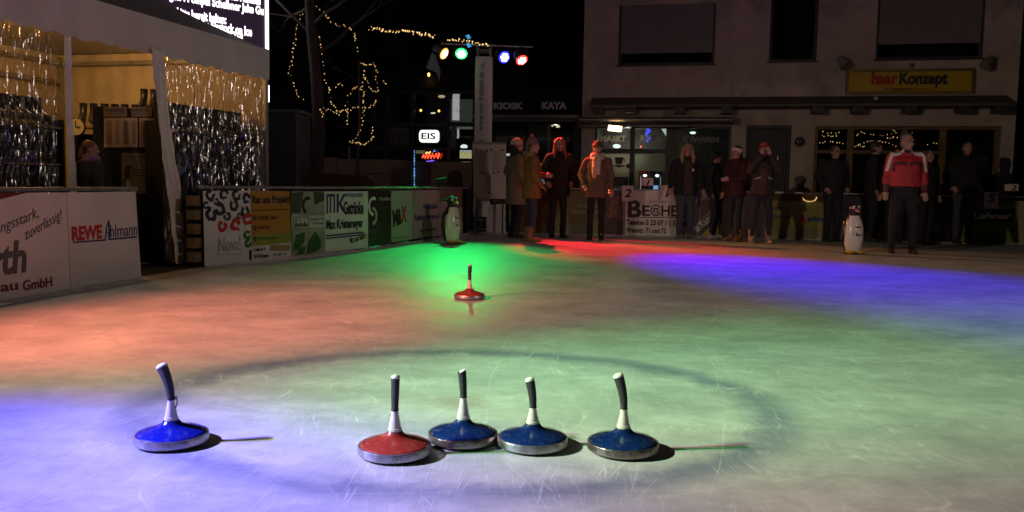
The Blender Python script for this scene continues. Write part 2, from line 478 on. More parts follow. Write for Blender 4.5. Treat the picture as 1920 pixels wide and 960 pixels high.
# ---------------------------------------------------------------- rink fence
M_wood = mat('weathered_wood', (0.16, 0.11, 0.06), 0.75, vary=0.35, scale=5, stretch=(1, 1, 6), bump=0.3)
M_rail = mat('aluminium_rail', (0.38, 0.38, 0.36), 0.42, 0.7, 0.2, 10)
M_snow = mat('scraped_snow', (0.62, 0.64, 0.66), 0.8, vary=0.2, scale=9, bump=0.8, bscale=25)

def fence(label, pl, ua, ub, zt, step):
    t = thing('rink_fence', label, 'fence', pl.at(ua), pl.rz)
    Lf = ub - ua
    b = MB(); b.box(0, Lf, 0.02, 0.09, zt - 0.035, zt); b.build('handrail', M_rail, t, angle=0, bevel=0.006)
    n = max(1, int(Lf / step))
    for i in range(n + 1):
        x = 0.04 + (Lf - 0.08) * i / n
        b = MB(); b.box(x - 0.035, x + 0.035, 0.03, 0.09, 0, zt - 0.036); b.build('post', M_black, t, angle=0)
    for z in (0.12, 0.36, 0.6):
        b = MB(); b.box(0, Lf, 0.094, 0.115, z, z + 0.1); b.build('plank', M_wood, t, angle=0)
    b = MB(); b.box(0, Lf, 0.12, 0.13, 0.0, zt - 0.06); b.build('backing', mat('fence_backing', (0.02, 0.018, 0.016), 0.8), t, angle=0)
    return t
fence('black posted rink fence along the near left side with white banners', LA, -3.2, LA.len, 0.885, 1.0)
fence('rink fence right of the entrance gap behind the leopard pattern banner', LB, 0, LB.len, 0.90, 1.1)
fence('far end of the left rink fence behind the pale banners by the mast', LC, 0.02, LC.len - 0.02, 0.90, 1.2)
fence('rink fence across the back behind the standing spectators', BK, 0.02, BK.len + 1.5, 0.92, 1.6)
# loose wooden plank ends stacked at the entrance
u, z = LB.uv(374, 420)
wb = MB()
for k in range(5): wb.box(-0.05, 0.04 + 0.02 * (k % 2), 0.0, 0.12, 0.06 + k * 0.155, 0.17 + k * 0.155)
t = wb.build('pallet_end', M_wood, None, angle=0); t.location = LB.at(u, 0.02); t.rotation_euler = (0, 0, LB.rz)
tag(t, 'weathered wooden pallet end at the rink entrance beside the leopard banner', 'pallet')
# scraped snow along the foot of the boards
for nm, pl, a, c in (('a', LA, -3, LA.len), ('b', LB, 0, LB.len), ('c', LC, 0, LC.len), ('d', BK, 0, BK.len + 2)):
    sb = MB(); n = int((c - a) / 0.06); rows = 5
    grid = []
    for i in range(n + 1):
        u = a + (c - a) * i / n
        wdt = 0.16 + 0.10 * noise.noise(Vector((u * 1.7, pl.o.x, 0))) + 0.06 * noise.noise(Vector((u * 7, pl.o.x, 3)))
        hh = 0.030 + 0.025 * noise.noise(Vector((u * 4, pl.o.y, 1)))
        for j in range(rows):
            f = j / (rows - 1)
            p = pl.at(u, 0.02 - f * wdt); zz = max(0.001, hh * (1 - f) ** 1.5) if j < rows - 1 else -0.004
            grid.append((p.x, p.y, zz + 0.002))
    sb.add(grid)
    for i in range(n):
        for j in range(rows - 1):
            q = i * rows + j; sb.face((q, q + 1, q + rows + 1, q + rows))
    o = sb.build('snow_ridge', M_snow); tag(o, 'scraped ice shavings along the foot of the rink boards', 'snow', None, 'stuff')

# ---------------------------------------------------------------- banners
def ink(name, c): return mat('ink_' + name, c, 0.5, vary=0.06)
I_black = ink('black', (0.015, 0.015, 0.018)); I_red = ink('red', (0.45, 0.015, 0.02)); I_navy = ink('navy', (0.03, 0.025, 0.13))
I_grey = ink('grey', (0.09, 0.09, 0.10)); I_green = ink('green', (0.02, 0.14, 0.04)); I_white = ink('white', (0.75, 0.75, 0.73))
I_maroon = ink('maroon', (0.14, 0.008, 0.02)); I_yellow = ink('yellow', (0.65, 0.45, 0.03)); I_brown = ink('brown', (0.10, 0.04, 0.02))
I_leaf = ink('leaf', (0.10, 0.17, 0.05)); I_pale = ink('pale', (0.45, 0.46, 0.40)); I_blue = ink('blue', (0.02, 0.06, 0.22))

class Banner:
    k = 0
    def __init__(s, label, pl, c, m, off=-0.03, name='advertising_banner', cat='banner', group='banners on the rink boards'):
        """c: four corners in photo pixels: top left, bottom left, bottom right, top right"""
        s.pl = pl; s.off = off; s.lay = 0
        pts = [pl.uv(x, y, off) for x, y in c]
        s.u0 = (pts[1][0] + pts[2][0]) / 2
        s.t = thing(name, label, cat, pl.at(s.u0, off), pl.rz, group)
        b = MB(); b.prism([(u - s.u0, max(z, 0.012)) for u, z in pts], 0, 0.006)
        s.sheet = b.build('sheet', m, s.t, angle=0)
    def loc(s, px, py):
        u, z = s.pl.uv(px, py, s.off); return u - s.u0, z
    def txt(s, str_, x0, y0, x1, y1, m=None, **k):
        r = s.pl.rect(x0, y0, x1, y1, s.u0, s.off); s.lay += 1
        return text(str_, s.t, *r, m or I_black, y=-0.0018 - 0.0004 * s.lay, **k)
    def poly(s, pts, m, name='printed_shape'):
        s.lay += 1; y = -0.0018 - 0.0006 * s.lay
        q = [s.loc(*p) for p in pts]
        if sum(q[i][0] * q[(i + 1) % len(q)][1] - q[(i + 1) % len(q)][0] * q[i][1] for i in range(len(q))) < 0: q = q[::-1]
        b = MB(); b.prism(q, y, -0.0004); return b.build(name, m, s.t, angle=0)
    def rect(s, x0, y0, x1, y1, m, name='printed_shape'):
        return s.poly([(x0, y0), (x0, y1), (x1, y1), (x1, y0)], m, name)
    def ring(s, cx, cy, r0, r1, m, a0=0, a1=360, sx=1.0, sy=1.0, n=26, name='printed_shape', wob=0.0):
        s.lay += 1; y = -0.0018 - 0.0006 * s.lay
        b = MB()
        def pt(r, a): 
            ww = 1 + wob * noise.noise(Vector((cos(a) * 1.6 + cx, sin(a) * 1.6 + cy, r * .2)))
            return s.loc(cx + r * sx * ww * cos(a), cy - r * sy * ww * sin(a))
        for i in range(n):
            a, c = radians(a0 + (a1 - a0) * i / n), radians(a0 + (a1 - a0) * (i + 1) / n)
            q = [pt(r0, a), pt(r1, a), pt(r1, c), pt(r0, c)]
            k = b.add([(u, y, z) for u, z in q]); b.face((k, k + 1, k + 2, k + 3))
        return b.build(name, m, s.t, angle=0)
    def disc(s, cx, cy, rx, ry, m, n=20, name='printed_shape'):
        return s.poly([(cx + rx * cos(2 * pi * i / n), cy + ry * sin(2 * pi * i / n)) for i in range(n)], m, name)

W1 = mat('white_vinyl', (0.62, 0.58, 0.58), 0.42, vary=0.04, scale=2)
b = Banner('white banner with slanted script and heavy grey letters nearest the left edge', LA, [(-72, 362), (-72, 580), (132, 541.5), (124, 361)], W1)
b.poly([(-72, 362), (-72, 392), (0, 374), (50, 361.5)], I_maroon)
b.txt('leistungsstark,', -52, 411, 74, 438, I_grey, ang=radians(15), shear=0.3)
b.txt('zuverlässig!', 42, 410, 119, 436, I_grey, ang=radians(20), shear=0.3)
b.txt('rth', -22, 452, 49, 516, I_grey, bold=0.03, shear=0.12)
b.txt('bau', -18, 528, 33, 547, I_maroon, bold=0.02)
b.txt('GmbH', 42, 522, 97, 541, I_maroon, bold=0.02)
b = Banner('white banner with red letters and thin dark blue letters before the entrance', LA, [(125, 361), (133, 541), (265, 520), (254, 359)], W1)
b.txt('REWE', 134, 423, 191, 450, I_red, bold=0.045)
b.txt('hlmann', 206, 420, 257, 443, I_navy)
b.poly([(196, 451), (199, 424), (203, 413), (205, 414), (206, 450), (203, 450), (203, 419), (201, 425), (198, 451)], I_navy)
b.rect(198, 436, 205, 438, I_navy)
b.poly([(137, 453), (137, 456), (197, 451.5), (197, 448.5)], I_navy); b.poly([(205, 447.5), (205, 450.5), (256, 445.5), (256, 442.5)], I_navy)

b = Banner('white banner with black leopard spots and thin handwriting', LB, [(381, 358), (384, 501), (472, 491), (469, 357)], W1)
random.seed(3)
for (x, y, r, m) in [(394, 366, 9, 0), (420, 364, 9, 0), (443, 366, 9, 0), (462, 372, 8, 0), (386, 385, 6, 0), (405, 378, 5, 0), (412, 392, 10, 0), (438, 385, 9, 0), (459, 397, 9, 0), (395, 402, 11, 0), (425, 406, 7, 0), (448, 405, 5, 0), (416, 424, 9, 1), (441, 421, 10, 1), (463, 411, 9, 1), (463, 440, 7, 2), (464, 456, 6, 2)]:
    b.ring(x, y, r * .45, r * 1.12, (I_black, I_red, I_green)[m], 30 * (x % 7), 30 * (x % 7) + 318, 0.85, 1.15, 24, 'leopard_spot', 0.28)
b.poly([(467, 470), (467, 488), (470, 488), (470, 468)], I_black)
b.txt('Nova!', 409, 444, 450, 471, ink('faint', (.4, .36, .36)))
b.rect(406, 476, 452, 477, ink('faint', (.4, .36, .36)))

b = Banner('orange banner with black heading above a green and a white strip', LB, [(469.5, 357), (472.5, 491), (546, 481.5), (543.5, 358.5)], mat('orange_vinyl', (0.40, 0.17, 0.02), 0.45, vary=0.08))
b.poly([(471, 440), (471.3, 462), (545.5, 454), (545.3, 436)], mat('ink_olive', (0.26, 0.26, 0.03), 0.5))
b.poly([(471.5, 462), (472.5, 490.5), (545.8, 481), (545.5, 454.5)], W1)
b.txt('Ran ans Projekt!', 472.5, 366, 543, 386, I_black, bold=0.03)
b.txt('Einkaufen zum Selbermachen', 473, 391, 540, 395, I_brown)
b.txt('VORORT  Markt', 484, 404, 520, 412, I_brown, bold=0.02)
b.txt('Heizung', 484, 422, 506, 431, I_maroon, bold=0.02)
b.txt('Energiesparen', 484, 443, 522, 450, I_green, bold=0.02)
for yy in (404, 423, 443): b.rect(474.5, yy, 480.5, yy + 9, I_brown); 
b.txt('Zollpost 6', 475, 464, 497, 472, I_black, bold=0.02); b.txt('59174 Kamen', 475, 476, 503, 484, I_black, bold=0.02)
b.rect(506, 459, 543, 470, ink('ochre', (0.30, 0.22, 0.08))); b.txt('Fachmarkt', 510, 461, 540, 468, W1, bold=.02); b.txt('Di bis Sa', 512, 474, 536, 479, I_black)

b = Banner('grey green banner with printed leaves and a framed name', LB, [(546.5, 358.5), (547, 481), (609.5, 473.5), (608, 359)], mat('leaf_vinyl', (0.28, 0.30, 0.22), 0.45, vary=0.35, scale=3))
b.rect(547, 404, 608, 426, I_pale)
b.rect(549, 406, 579, 430, I_leaf); b.rect(550.5, 408, 577.5, 428, I_pale)
b.txt('Blumen', 552, 410, 564, 414, I_black); b.txt('Bohde', 552, 416, 576, 426, I_black, bold=0.03)
b.txt('Bahnhofstr. 57a', 582, 408, 606, 413, I_grey); b.txt('59174 Kamen', 586, 416, 606, 421, I_grey)
for pts in ([(548, 470), (556, 440), (571, 435), (570, 452), (560, 468)], [(574, 476), (578, 452), (591, 434), (602, 452), (600, 466), (586, 474)], [(556, 478), (562, 464), (573, 462), (568, 476)]):
    b.poly(pts, mat('ink_leafy', (0.03, 0.09, 0.02), 0.5, vary=.4, scale=20), 'printed_leaf')
for pts in ([(547, 362), (547, 400), (562, 400), (568, 360)], [(588, 360), (590, 384), (607, 376), (607, 360)]):
    b.poly(pts, mat('ink_blossom', (0.05, 0.05, 0.035), 0.5, vary=.4, scale=20), 'printed_leaf')
b.ring(576, 385, 8, 13, I_black, 60, 250, .8, 1.3, name='printed_leaf')

b = Banner('white banner with navy monogram and two black lines of lettering', LB, [(608.5, 359), (610, 473.5), (690.5, 464), (690, 358.5)], mat('drinks_vinyl', (0.60, 0.64, 0.57), 0.42, vary=.05))
for q in ([(612, 364), (612, 401), (615, 401), (615, 369), (618, 369), (618, 399), (621, 399), (621, 369), (625, 369), (625, 399), (628, 399), (628, 363)], [(631, 363), (631, 399), (635, 398), (635, 363)], [(634, 383), (643, 365), (648, 364), (638, 382)], [(634, 381), (643, 398), (648, 397), (638, 379)]):
    b.poly(q, I_navy, 'monogram')
b.txt('Getränke', 644, 377, 681, 402, I_black, bold=0.035); b.txt('Max Krietemeyer', 611, 410, 680, 434, I_black, bold=0.035)
b.rect(644, 363, 680, 365, I_navy); b.rect(644, 366.5, 680, 368.5, I_navy)
b.poly([(611, 441), (611, 444), (680, 437), (680, 434)], I_navy); b.poly([(611, 446), (611, 448.5), (680, 441), (680, 438.5)], I_navy)
b.txt('Mit uns läuft’s', 655, 440, 686, 452, I_grey, ang=radians(9), bold=.02)

b = Banner('black banner with a large curved white line', LC, [(690.8, 358.5), (691, 463.5), (733.5, 455), (733, 358)], mat('black_vinyl', (0.014, 0.016, 0.014), 0.4))
b.ring(700, 387, 6.5, 9.5, I_white, 60, 270, 1, 1.9, name='curved_line'); b.ring(698.5, 405, 5.5, 8.5, I_pale, -90, 95, 1, 2.0, name='curved_line')
b.txt('Metallbau', 711, 369, 732, 376, I_pale); b.txt('Schweißen Treppen', 711, 386, 730, 389, I_grey)
b.txt('MOBIL', 692, 430, 707, 439, I_grey)
b = Banner('pale green banner with dark letters and a red last letter', LC, [(733.6, 358), (734, 455), (774, 448.5), (773.5, 357)], mat('mint_vinyl', (0.36, 0.40, 0.31), 0.42, vary=.12, scale=3))
b.txt('Mä', 736, 391, 752, 424, I_black, bold=0.05, ang=radians(8)); b.txt('X', 752, 386, 762, 417, I_red, bold=0.05)
b.txt('im Zentrum', 737, 443, 760, 447, I_grey)
b = Banner('pinkish banner with faint blue lettering beside the penguin', LC, [(774, 357), (774.5, 448), (868, 437.5), (866, 355.5)], mat('rose_vinyl', (0.42, 0.32, 0.32), 0.42, vary=.2, scale=2))
b.txt('Volksbank', 793, 381, 820, 392, I_blue, bold=.02); b.txt('Kamen-', 777, 401, 797, 413, I_blue, bold=.02); b.txt('Werne eG', 798, 400, 823, 411, I_blue, bold=.02); b.txt('www.vb-kamen.de', 786, 427, 818, 434, I_grey, bold=.02)
b.poly([(823, 357), (826, 376), (834, 374), (845, 390), (866, 388), (866, 356)], mat('ink_rust', (0.20, 0.10, 0.09), 0.5), 'printed_shape')

# banners across the back
K = lambda lab, x0, x1, t0, t1, b0, b1, m: Banner(lab, BK, [(x0, t0), (x0, b0), (x1, b1), (x1, t1)], m)
b = K('plain white board at the back fence behind the legs of the beige coat', 912, 948, 384, 382, 436, 437, mat('plain_board', (0.5, 0.47, 0.46), 0.5))
b = K('dull green banner with faint capitals behind the spectators in dark coats', 955, 1128, 360, 357, 437, 440, mat('moss_vinyl', (0.17, 0.18, 0.07), 0.45, vary=.25, scale=2))
b.poly([(958, 362), (958, 437), (985, 437), (1035, 361)], mat('ink_umber', (0.10, 0.055, 0.02), 0.5)); b.txt('ENERGIE', 1084, 383, 1124, 390, I_pale); b.txt('VERKAUF', 1070, 394, 1124, 402, I_pale)
b.disc(1074, 428, 30, 9, ink('sage', (.2, .21, .13)))
b = K('banner with a faint brown teddy bear picture beside the parka', 1128.5, 1166, 362, 358, 440, 440, mat('bear_vinyl', (0.07, 0.035, 0.025), 0.5, vary=.4, scale=6))
for q in ((1153, 378, 7, 7), (1152, 392, 10, 11), (1146, 371, 3, 3), (1159, 371, 3, 3), (1143, 404, 6, 5), (1160, 404, 6, 5)): b.disc(*q, mat('ink_bear', (0.20, 0.085, 0.05), 0.5, vary=.4, scale=25), name='bear_picture')
b = K('white jeweller banner with tall serif capitals and a telephone number', 1167, 1290, 359, 356, 440.5, 443, mat('cream_vinyl', (0.66, 0.60, 0.54), 0.42, vary=.05))
b.txt('Juwelier', 1217, 374, 1252, 383, I_grey); b.txt('B', 1177, 375, 1203, 408, I_black, bold=.03); b.txt('E', 1204, 385, 1219, 405, I_black, bold=.02)
b.ring(1230, 394.5, 8.5, 11, I_black, 30, 330, .95, 1.0, name='emblem'); b.txt('n', 1225, 390, 1234, 399, I_black, bold=.02); b.ring(1231, 395, 5.5, 6.8, I_black, 90, 420, 1, .9, name='emblem')
b.txt('HER', 1240, 385, 1286, 406, I_black, bold=.02); b.rect(1195, 407, 1288, 408.6, I_grey)
b.txt('Telefon 0 23 07 / 1 53 76', 1174, 412, 1286, 423, I_black, bold=.03); b.txt('Weststr. 71 und 72', 1174, 427, 1249, 437, I_black, bold=.03)
for x in (1171,): b.poly([(1167.5, 360), (1167.5, 440), (1173, 440), (1173, 360)], mat('ink_mauve', (0.30, 0.22, 0.21), 0.5))
b = K('banner with a slanted dark band over a yellow corner between two pairs of legs', 1290.5, 1346, 358, 358, 443, 444, mat('photo_vinyl', (0.30, 0.26, 0.24), 0.45, vary=.3, scale=4))
b.poly([(1292, 442), (1345, 385), (1345, 410), (1313, 443)], I_grey); b.txt('in Kamen', 1298, 408, 1345, 422, I_white, ang=radians(42), bold=.02)
b.poly([(1314, 443.5), (1345.5, 411), (1345.5, 444)], I_yellow)
b.poly([(1292, 436), (1292, 400), (1310, 378), (1325, 372), (1338, 386)], mat('ink_dusk', (0.12, 0.09, 0.09), 0.5))
b = K('dull red brown banner behind the maroon jacket and brown boots', 1346.5, 1440, 359, 362, 444, 447, mat('russet_vinyl', (0.10, 0.055, 0.04), 0.5, vary=.3, scale=2))
b = K('olive banner with a red gothic initial and blue pharmacy lettering', 1440.5, 1546, 363, 365, 447, 450.5, mat('olive_vinyl', (0.26, 0.25, 0.08), 0.45, vary=.15, scale=2))
b.poly([(1442, 364), (1442, 376), (1545, 379), (1545, 366)], mat('ink_umber', (0.10, 0.055, 0.02), 0.5)); b.disc(1478, 436, 30, 12, ink('sage', (.2, .21, .13))); b.disc(1520, 437, 22, 11, ink('sage', (.2, .21, .13)))
b.txt('Rathaus', 1444, 386, 1480, 394, I_blue); b.txt('Baumarkt', 1442, 400, 1492, 409, I_blue)
b.txt('A', 1498, 401, 1512, 419, I_red, bold=.09); b.txt('potheke', 1514, 405, 1545, 418, I_blue, bold=.04)
b = K('black banner with a faint pale star behind the men in dark jackets', 1546.5, 1788, 366, 372, 451, 460, mat('night_vinyl', (0.012, 0.012, 0.016), 0.35, vary=.3, scale=3))
for a in range(5): b.poly([(1757 + 3 * cos(a * 1.257 + 1.2), 424 + 3 * sin(a * 1.257 + 1.2)), (1757 + 15 * cos(a * 1.257), 424 + 15 * sin(a * 1.257)), (1757 + 3 * cos(a * 1.257 - 1.2), 424 + 3 * sin(a * 1.257 - 1.2))], mat('ink_dusk', (0.12, 0.09, 0.09), 0.5), 'star_print')
b = K('green banner with slanted white letters on a black plate', 1788.5, 1908, 372, 377, 460, 466, mat('green_vinyl', (0.14, 0.22, 0.04), 0.45, vary=.15, scale=2))
b.poly([(1815, 394), (1808, 417), (1898, 415), (1905, 392)], I_black); b.txt('Lehner', 1822, 398, 1898, 411, I_white, bold=.04, shear=.25)
b.txt('Baumarkt & Zoomarkt', 1815, 428, 1902, 434, I_black); b.txt('59174 Kamen', 1834, 438, 1886, 446, I_black)
b = K('beige banner at the right end of the back fence', 1909, 2010, 377, 380, 466, 471, mat('beige_vinyl', (0.34, 0.28, 0.20), 0.45, vary=.15))

# number cards
M_card = mat('card_paper', (0.66, 0.58, 0.53), 0.6, vary=.05)
def card(label, px0, py0, px1, py1, s, box, off=-0.06, lean=0):
    b = Banner(label, BK, [(px0, py0), (px0, py1), (px1, py1), (px1, py0)], M_card, off, 'number_card', 'number card', 'lane number cards')
    b.txt(s, *box, I_black, bold=.03, shear=.2)
card('white card with a slanted two hanging at the left of the serif banner', 1166, 348, 1188, 377, '2', (1171, 354, 1184, 370))
card('white card with a one half hidden by the curly haired person', 1237, 347, 1266, 377, '1', (1247, 353, 1256, 370))
card('tall white card with a five at the right behind the dark jeans', 1845, 360, 1872, 391, '5', (1852, 363, 1866, 380), -0.09)
card('small white card with a one standing on the rail before the lit machine', 1203, 334, 1225, 348, '1', (1212, 337, 1219, 347), 0.03)
card('small white card with a two standing on the rail at the far right', 1884, 345, 1910, 358, '2', (1896, 347, 1906, 357), 0.03)
# ---------------------------------------------------------------- house with shops (right)
FA = P(1088, 346, 20.0); ang = radians(-13.4)
FC = Plane((FA.x, FA.y), (FA.x + cos(ang), FA.y + sin(ang)))
M_plaster = mat('plaster', (0.40, 0.335, 0.27), 0.85, vary=0.2, scale=1.2, bump=0.35, bscale=60, wear=(0.14, 0.115, 0.095), wear_amt=.55, wear_scale=1.1)
M_shut = mat('roller_shutter', (0.17, 0.15, 0.135), 0.55, vary=0.08, scale=3)
M_frame = mat('dark_frame', (0.035, 0.033, 0.03), 0.5)
M_lath = mat('brown_frame', (0.15, 0.085, 0.03), 0.55, vary=.25, scale=6)
M_glass = glass('window_glass', (0.75, 0.78, 0.76), 0.06)
M_inner = mat('dark_interior', (0.02, 0.018, 0.016), 0.8)
M_metal = mat('awning_metal', (0.22, 0.22, 0.21), 0.35, .7)

def wall_holes(x0, x1, z0, z1, holes, depth, name, m, parent):
    xs = sorted({x0, x1} | {h[0] for h in holes} | {h[2] for h in holes}); zs = sorted({z0, z1} | {h[1] for h in holes} | {h[3] for h in holes})
    b = MB()
    for i in range(len(xs) - 1):
        for j in range(len(zs) - 1):
            mx, mz = (xs[i] + xs[i + 1]) / 2, (zs[j] + zs[j + 1]) / 2
            if any(h[0] < mx < h[2] and h[1] < mz < h[3] for h in holes): continue
            b.quad((xs[i], 0, zs[j]), (xs[i + 1], 0, zs[j]), (xs[i + 1], 0, zs[j + 1]), (xs[i], 0, zs[j + 1]))
    for h in holes:
        a, c, d, e = h
        b.quad((a, 0, c), (a, depth, c), (a, depth, e), (a, 0, e)); b.quad((d, 0, c), (d, 0, e), (d, depth, e), (d, depth, c))
        b.quad((a, 0, e), (a, depth, e), (d, depth, e), (d, 0, e)); b.quad((a, 0, c), (d, 0, c), (d, depth, c), (a, depth, c))
    b.quad((x0, 0, z0), (x0, 0, z1), (x0, 9, z1), (x0, 9, z0)); b.quad((x1, 0, z0), (x1, 9, z0), (x1, 9, z1), (x1, 0, z1))
    b.quad((x0, 0, z1), (x1, 0, z1), (x1, 9, z1), (x0, 9, z1)); b.quad((x0, 9, z0), (x0, 9, z1), (x1, 9, z1), (x1, 9, z0))
    return b.build(name, m, parent, angle=0)

house = thing('plastered_house', 'beige plastered house with roller shutters over dark shop fronts', 'building', FC.at(0), FC.rz)
R = lambda a, b_, c, d, off=0.0: FC.rect(a, b_, c, d, 0, off)
XR = FC.uv(1903, 250)[0]
H = {}
H['w1'] = R(1160, 8, 1341, 121); H['w2'] = R(1444, -14, 1534, 115); H['w3'] = R(1645, -24, 1847, 110)
H['kiosk'] = R(1112, 236, 1368, 446); H['door'] = R(1396, 235, 1480, 446); H['shop'] = R(1524, 236, 1872, 446)
for k in ('kiosk', 'door', 'shop'): a = H[k]; H[k] = (a[0], 0.02, a[2], a[3])
wall_holes(0, XR, 0, 8.2, list(H.values()), 0.24, 'wall', M_plaster, house)
def window(h, shut=None, sill=True, mull=0, fm=M_frame):
    x0, z0, x1, z1 = h
    f = MB(); f.frame(x0 + .002, z0 + .002, x1 - .002, z1 - .002, 0.06, 0.10, 0.2)
    for i in range(mull): xm = x0 + (x1 - x0) * (i + 1) / (mull + 1); f.box(xm - .03, xm + .03, 0.101, 0.199, z0 + .063, z1 - .063)
    wi = f.build('window', fm, house, angle=0)
    p = MB(); p.box(x0 + .06, x1 - .06, 0.14, 0.15, z0 + .06, z1 - .06); p.build('pane', M_glass, wi, angle=0)
    i = MB(); i.quad((x0, .9, z0), (x1, .9, z0), (x1, .9, z1), (x0, .9, z1)); i.build('room_darkness', M_inner, wi, angle=0)
    if shut is not None:
        zb = FC.uv(1400, shut)[1] if shut > 0 else z0
        zb = z0 + (z1 - z0) * shut if shut < 1 else zb
        s = MB(); n = int((z1 - zb) / 0.055)
        for q in range(n):
            a = zb + (z1 - zb) * q / n; c = zb + (z1 - zb) * (q + 1) / n - 0.006
            s.box(x0 + .05, x1 - .05, 0.07, 0.082, a, c); s.box(x0 + .05, x1 - .05, 0.078, 0.083, c, c + .006)
        s.build('roller_shutter', M_shut, wi, angle=0)
        for xa_ in (x0 + .004, x1 - .05): g = MB(); g.box(xa_, xa_ + .046, .05, .095, z0 + .01, z1 - .01); g.build('shutter_rail', M_frame, wi, angle=0)
    if sill:
        s = MB(); s.box(x0 - .04, x1 + .04, -.05, .1, z0 - .035, z0 - .002); s.build('sill', mat('slate_sill', (.04, .038, .036), .5), wi, angle=0)
    return wi
window(H['w1'], 0.20); window(H['w2']); window(H['w3'], 0.22)

# ledge with brackets
x0, zb, x1, zt = R(1112, 190, 1886, 205)
ledge = MB(); ledge.prism([(0, 0), (0, 0.18), (0.55, 0.0), (0.55, -0.04)], 0, 1)
lb = MB()
zl = FC.uv(1500, 186)[1]; zl2 = FC.uv(1500, 203)[1]
k = lb.add([(x0, -0.5, zl2), (x1, -0.5, zl2), (x1, 0.0, zl2), (x0, 0, zl2), (x0, -0.5, zl2 + .05), (x1, -0.5, zl2 + .05), (x1, -0.003, zl + .06), (x0, -0.003, zl + .06)])
for q in ((0, 3, 2, 1), (4, 5, 6, 7), (0, 1, 5, 4), (1, 2, 6, 5), (3, 0, 4, 7), (2, 3, 7, 6)): lb.face([k + i for i in q])
lb.build('canopy', mat('canopy_slab', (.09, .08, .068), .7, vary=.25, scale=3, bump=.3), house, angle=0)
for px in (1125, 1187, 1275, 1362, 1530, 1604, 1700, 1800, 1868):
    u = FC.uv(px, 208)[0]
    bb = MB(); bb.box(u - .12, u + .12, -.42, -.003, zl2 - .13, zl2 - .003); bb.build('bracket', M_frame, house, angle=0)
s = MB(); u, z = FC.uv(1634, 189); s.box(u - .035, u + .035, -.53, -.51, z - .03, z + .03); s.build('junction_box', I_pale, house, angle=0)

# shop sign
sg = Banner('yellow shop sign with red and black lettering above the canopy', FC, [(1588, 131.5), (1588, 175), (1823, 173.5), (1825, 131)], mat('yellow_sign', (0.42, 0.30, 0.012), 0.4, vary=.06), -0.06, 'shop_sign', 'shop sign', None)
r = sg.pl.rect(1588, 131, 1825, 174.5, sg.u0, sg.off)
f = MB(); f.frame(r[0] - .02, r[1] - .02, r[2] + .02, r[3] + .02, .022, -.02, .058); f.build('frame', M_lath, sg.t, angle=0)
f = MB(); f.frame(r[0] + .02, r[1] + .02, r[2] - .02, r[3] - .02, .015, -.004, -.0005); f.build('border_line', I_black, sg.t, angle=0)
sg.txt('haar', 1634, 135, 1684, 159, ink('brick', (.35, .02, .012)), bold=.05); sg.txt('Konzept', 1686, 135, 1777, 165, ink('coal', (.03, .026, .02)), bold=.05)
sg.txt('die', 1655, 163, 1667, 170, I_brown, bold=.015); sg.txt('besseren', 1671, 163, 1711, 170, I_brown, bold=.03); sg.txt('Friseure', 1714, 163, 1750, 170, ink('sepia', (.16, .08, .01)), bold=.015)

def wall_spot(label, px, py, lean):
    u, z = FC.uv(px, py)
    t = thing('wall_floodlight', label, 'floodlight', FC.at(u, -.01, z), FC.rz, 'unlit floodlights beside the yellow sign')
    a = MB(); a.box(-.05, .05, -.02, 0.012, -.06, .06); a.build('wall_plate', M_steel, t, angle=0)
    a = MB(); a.tube([(0, -.02, 0), (0, -.16, .03), (lean * .04, -.2, 0.0)], .018, 8); a.build('arm', M_steel, t)
    a = MB(); a.tube([(lean * -.02, -.17, .10), (lean * .06, -.22, .02), (lean * .12, -.27, -.09)], [.07, .10, .12], 14); a.build('lamp_head', mat('lamp_head', (.20, .17, .15), .5), t)
wall_spot('unlit grey floodlight on the wall left above the yellow sign', 1572, 120, 1)
wall_spot('unlit grey floodlight on the wall right above the yellow sign', 1852, 120, -1)
u, z = FC.uv(1709, 123)
sk = MB(); sk.ell((0, -.02, 0), (.05, .04, .05)); o = sk.build('cable_cap', mat('knob', (.1, .08, .07), .6), house); o.location = (u, 0, z)
u, z = FC.uv(1499, 266)
t = thing('round_wall_lamp', 'unlit round wall lamp right of the dark doorway', 'wall lamp', FC.at(u, -.002, z), FC.rz)
a = MB(); a.tube([(0, 0, 0), (0, -.05, 0)], .11, 20); a.build('base', M_dark, t); a = MB(); a.ell((0, -.055, 0), (.09, .05, .09)); a.build('lamp_dome', mat('dome', (.06, .055, .05), .15), t)

# awning cassettes under the canopy
def cassette(label, px0, px1, y0, y1, off):
    a = FC.rect(px0, y0, px1, y1, 0, off); um = (a[0] + a[2]) / 2
    t = thing('awning_cassette', label, 'awning', FC.at(um, off, 0), FC.rz, 'rolled awnings over the kiosk')
    m = MB(); hl = (a[2] - a[0]) / 2; zc = (a[1] + a[3]) / 2; rr = (a[3] - a[1]) / 2
    m.tube([(-hl, 0, zc), (hl, 0, zc)], rr, 12); m.build('housing', M_metal, t)
    for s_ in (-1, 1):
        m = MB(); m.box(s_ * hl - .02, s_ * hl + .02, -rr * 1.2, -off - .004, zc - rr * 1.3, zc + rr * 1.3); m.build('end_cap', M_dark, t, angle=0)
cassette('long rolled awning housing under the canopy over the sweets window', 1085, 1376, 219, 230, -.35)
cassette('lower thin awning tube behind the bright heater lamp', 1085, 1290, 233, 239, -.22)
